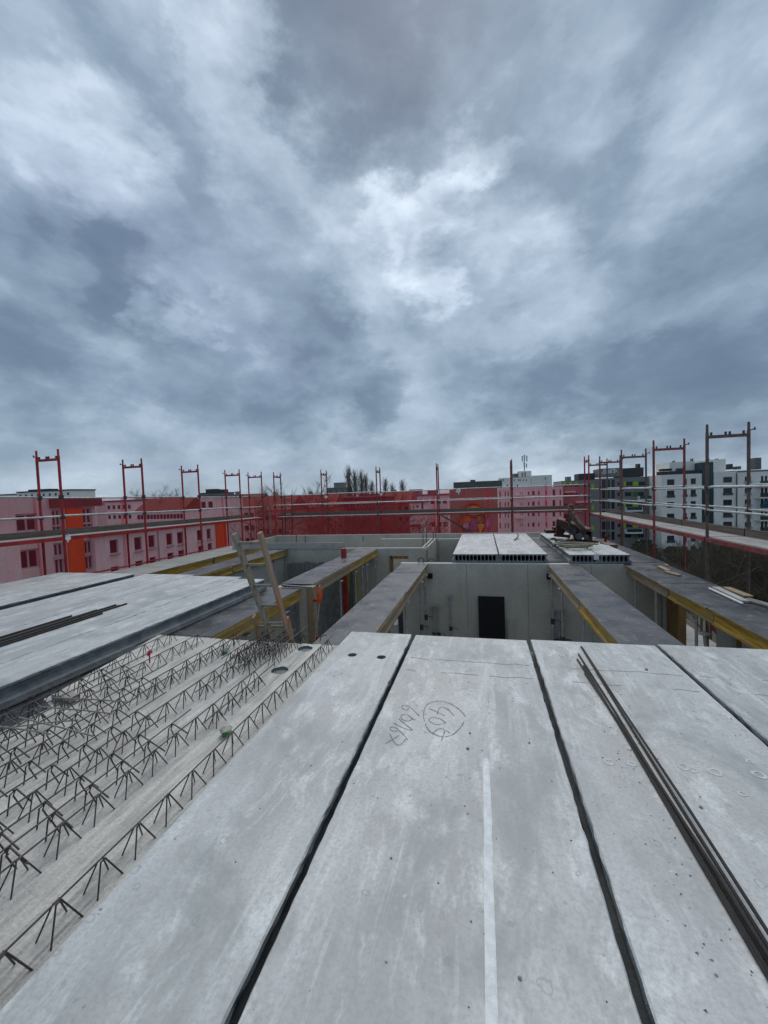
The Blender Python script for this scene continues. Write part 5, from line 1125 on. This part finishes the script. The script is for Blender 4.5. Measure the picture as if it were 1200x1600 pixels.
far_block(312, 346, 769, 230, 'distant grey block behind the third scaffold frame', 'greywall', extra=[(.15, .6, 3), (.75, .98, 2.5)]); far_block(350, 360, 773, 240, 'tiny distant block right of the grey one', 'greywall'); far_block(511, 540, 761, 260, 'distant grey tower block left of the poplars', 'greywall', 'greywall', extra=[(.3, .85, 4)])
far_block(640, 656, 764, 300, 'distant dark roof left of the paired red posts', 'greywall'); far_block(668, 684, 765, 320, 'small distant roof behind the paired red posts', 'greywall'); far_block(120, 240, 781, 260, 'long distant block beyond the orange panel house', 'pinkgrey', 'redroof'); far_block(244, 310, 780, 280, 'distant block above the red roofed house', 'plaster', 'redroof'); far_block(362, 440, 776, 250, 'distant row with red roofs in the net corner', 'pink', 'redroof'); far_block(442, 508, 774, 280, 'distant row with red roofs below the round bare tree', 'brownwall', 'redroof'); far_block(560, 640, 770, 300, 'distant row right of the poplars', 'brownwall', 'redroof')

# ------------------------------------------------------------------ trees
def branch_mesh(name, seed, height, spread, levels, mat, tall=False, n0=7, thick=.16, sub=4, ln=.62):
    rnd_ = random.Random(seed); tr = MB(); cr_ = MB()
    tr.tube([(0, 0, 0), (jit(.1), jit(.1), height*.3), (jit(.15), jit(.15), height*.6), (0, 0, height*.88)], thick, 7, thick*.2)
    def grow(p, d, l, r, lev):
        q = p+d*l*.5+Vector((rnd_.uniform(-1, 1), rnd_.uniform(-1, 1), rnd_.uniform(-.4, .8)))*l*.08; e = q+d*l*.5+Vector((0, 0, l*.05))
        (cr_).tube([p, q, e], r, 3, r*.45, cap=False)
        if lev <= 0: return
        for i in range(sub):
            t = rnd_.uniform(.3, 1.0); s_ = p.lerp(e, t)
            nd = (d+Vector((rnd_.uniform(-1, 1), rnd_.uniform(-1, 1), rnd_.uniform(-.3, .8)))*(.35 if tall else .8)).normalized()
            grow(s_, nd, l*rnd_.uniform(ln-.14, ln+.1), r*.55, lev-1)
    for i in range(n0):
        t = .18+.75*i/n0 if tall else .22+.62*i/n0; a = i*2.4+rnd_.uniform(-.4, .4); z = height*t
        d = Vector((math.cos(a)*spread, math.sin(a)*spread, 1.0 if tall else .55)).normalized(); l = height*((.05+.20*math.sin(math.pi*min(1, t))**.7) if tall else .42*(1.15-t*.6))
        grow(Vector((0, 0, z)), d, l, thick*.4, levels)
    return tr.mesh('trunk', 'bark'), cr_.mesh('crown', mat)
def tree(name, meshes, loc, label, group, rz=0, sc=1.0, cat='tree'):
    t = thing(name, loc, label, cat, group, rz); t.scale = (sc, sc, sc); place('trunk', meshes[0], t); place('crown', meshes[1], t); return t
pop = [branch_mesh('poplar', 20+i, 22, .10, 3, 'poplar', True, 46, .16, 4, .5) for i in range(2)]
def at_ground(px, Y): p = pY(px, 790, Y); return Vector((p.x, Y, GZ))
for i, (px, top, Y, lab) in enumerate(((547, 731, 150, 'tallest poplar, leftmost of the row'), (556, 738, 152, 'second poplar just right of the tallest one'), (566, 738, 150, 'third poplar from the left in the row'), (573, 744, 155, 'fourth poplar at the right end of the tight row'), (582, 753, 170, 'small poplar in the dip right of the tight row'), (603, 750, 165, 'poplar just right of the narrow red frame'), (614, 757, 175, 'thin small poplar between two larger ones'), (630, 752, 160, 'lone rounded poplar left of the distant dark roof'))):
    zt_ = pY(px, top, Y).z; h = zt_-GZ; tree('poplar_tree', pop[i % 2], at_ground(px, Y), lab, 'bare poplars on the skyline', i*1.3, h/24.0)
rt = branch_mesh('tree', 5, 14, 1.0, 4, 'twig', False, 9, .2, 4)
for i, (px, top, Y, lab) in enumerate(((478, 758, 95, 'wide bare round tree above the far net'), (232, 767, 150, 'small bare tree above the left net beside the second frame'), (262, 771, 150, 'low bare tree above the left net between two frames'), (440, 778, 62, 'bare tree behind the net right of the access ladder'), (560, 790, 58, 'bare tree behind the far net under the poplars'), (520, 795, 50, 'bare tree behind the far net left of the poplars'), (610, 790, 60, 'bare tree behind the far net beside the white house'), (672, 806, 55, 'low bare tree beside the mural house'))):
    zt_ = pY(px, top, Y).z; tree('bare_tree', rt, at_ground(px, Y), lab, 'bare trees beyond the nets', i*.9, (zt_-GZ)/14.5)
sh3 = [branch_mesh('thicket_tree', 40+i, 9, 1.0, 4, 'brush' if i != 1 else 'twig', False, 9, .12, 5, .66) for i in range(3)]
R2 = random.Random(3); spots = []
for i in range(30):
    px = 1010+R2.uniform(0, 330); Y = R2.uniform(42, 108); spots.append((px, Y))
spots.sort(key=lambda s_: -s_[1])
for i, (px, Y) in enumerate(spots):
    top = 852+R2.uniform(-4, 26)+(1100-min(px, 1100))*.05; zt_ = pY(px, top, Y).z; h = max(4, zt_-GZ)
    tree('bare_tree', sh3[i % 3], at_ground(px, Y), 'brown bare tree in the thicket below the right scaffolding', 'bare thicket below the right scaffolding', i*1.7, h/9.4)
ev = MB(); re_ = random.Random(8)
def leafball(b_, c_, rad, n, s_):
    for i in range(n):
        d = Vector((re_.gauss(0, 1), re_.gauss(0, 1), re_.gauss(0, 1))).normalized()*rad*re_.uniform(.55, 1.0); d.z *= .8
        x = Vector((re_.gauss(0, 1), re_.gauss(0, 1), re_.gauss(0, 1))).normalized(); y = x.orthogonal().normalized(); p = c_+d
        b_.add([p-x*s_, p+y*s_*.6, p+x*s_, p-y*s_*.6], [(0, 1, 2, 3)])
for k in range(9): leafball(ev, Vector((re_.uniform(-2, 2), re_.uniform(-2, 2), re_.uniform(2, 5.5))), 1.6, 260, .24)
evm = (MB().tube([(0, 0, 0), (0, 0, 4)], .15, 7).mesh('trunk', 'bark'), ev.mesh('crown', 'leaf'))
for px, Y, sc, lab in ((1060, 98, 1.0, 'dark evergreen bush in front of the lime panelled block corner'), (1095, 96, 1.0, 'dark evergreen bush below the teal stair tower'), (1120, 84, .9, 'dark evergreen bush between the tall worn scaffold posts'), (1160, 78, 1.2, 'dark evergreen bush behind the outermost scaffold post'), (1075, 72, .8, 'low evergreen bush deep in the thicket'), (1215, 80, 1.4, 'tall evergreen bush outside the right edge'), (1145, 100, 1.1, 'dark evergreen bush in front of the white wing'), (1185, 62, 1.2, 'green bush at the right picture edge among the thicket'), (1205, 55, 1.2, 'second green bush outside the right picture edge'), (1010, 108, 1.0, 'dark evergreen bush below the grey block')):
    tree('evergreen_bush', evm, at_ground(px, Y), lab, 'evergreen bushes below the blocks', px, sc, 'bush')
# far wood on the horizon
fwd = MB(); rw_ = random.Random(14)
for i in range(420):
    a = rw_.uniform(-1.25, .75); D = rw_.uniform(420, 520); c_ = Vector((math.sin(a)*D, math.cos(a)*D, GZ+rw_.uniform(3, 9)))
    s_ = rw_.uniform(7, 13); n = 7
    top = c_+Vector((0, 0, s_*rw_.uniform(.6, 1.0)))
    ring = [c_+Vector((math.cos(j*6.283/n)*s_*rw_.uniform(.7, 1.1), math.sin(j*6.283/n)*s_*rw_.uniform(.7, 1.1), rw_.uniform(-2, 3))) for j in range(n)]
    base = [p+Vector((0, 0, -14)) for p in ring]; fwd.add(ring+base+[top], [(j, (j+1) % n, 2*n) for j in range(n)]+[(j, j+n, (j+1) % n+n, (j+1) % n) for j in range(n)])
tag(fwd.build('distant_wood', 'poplar'), 'dim band of far-off trees along the horizon', 'wood', kind='stuff')
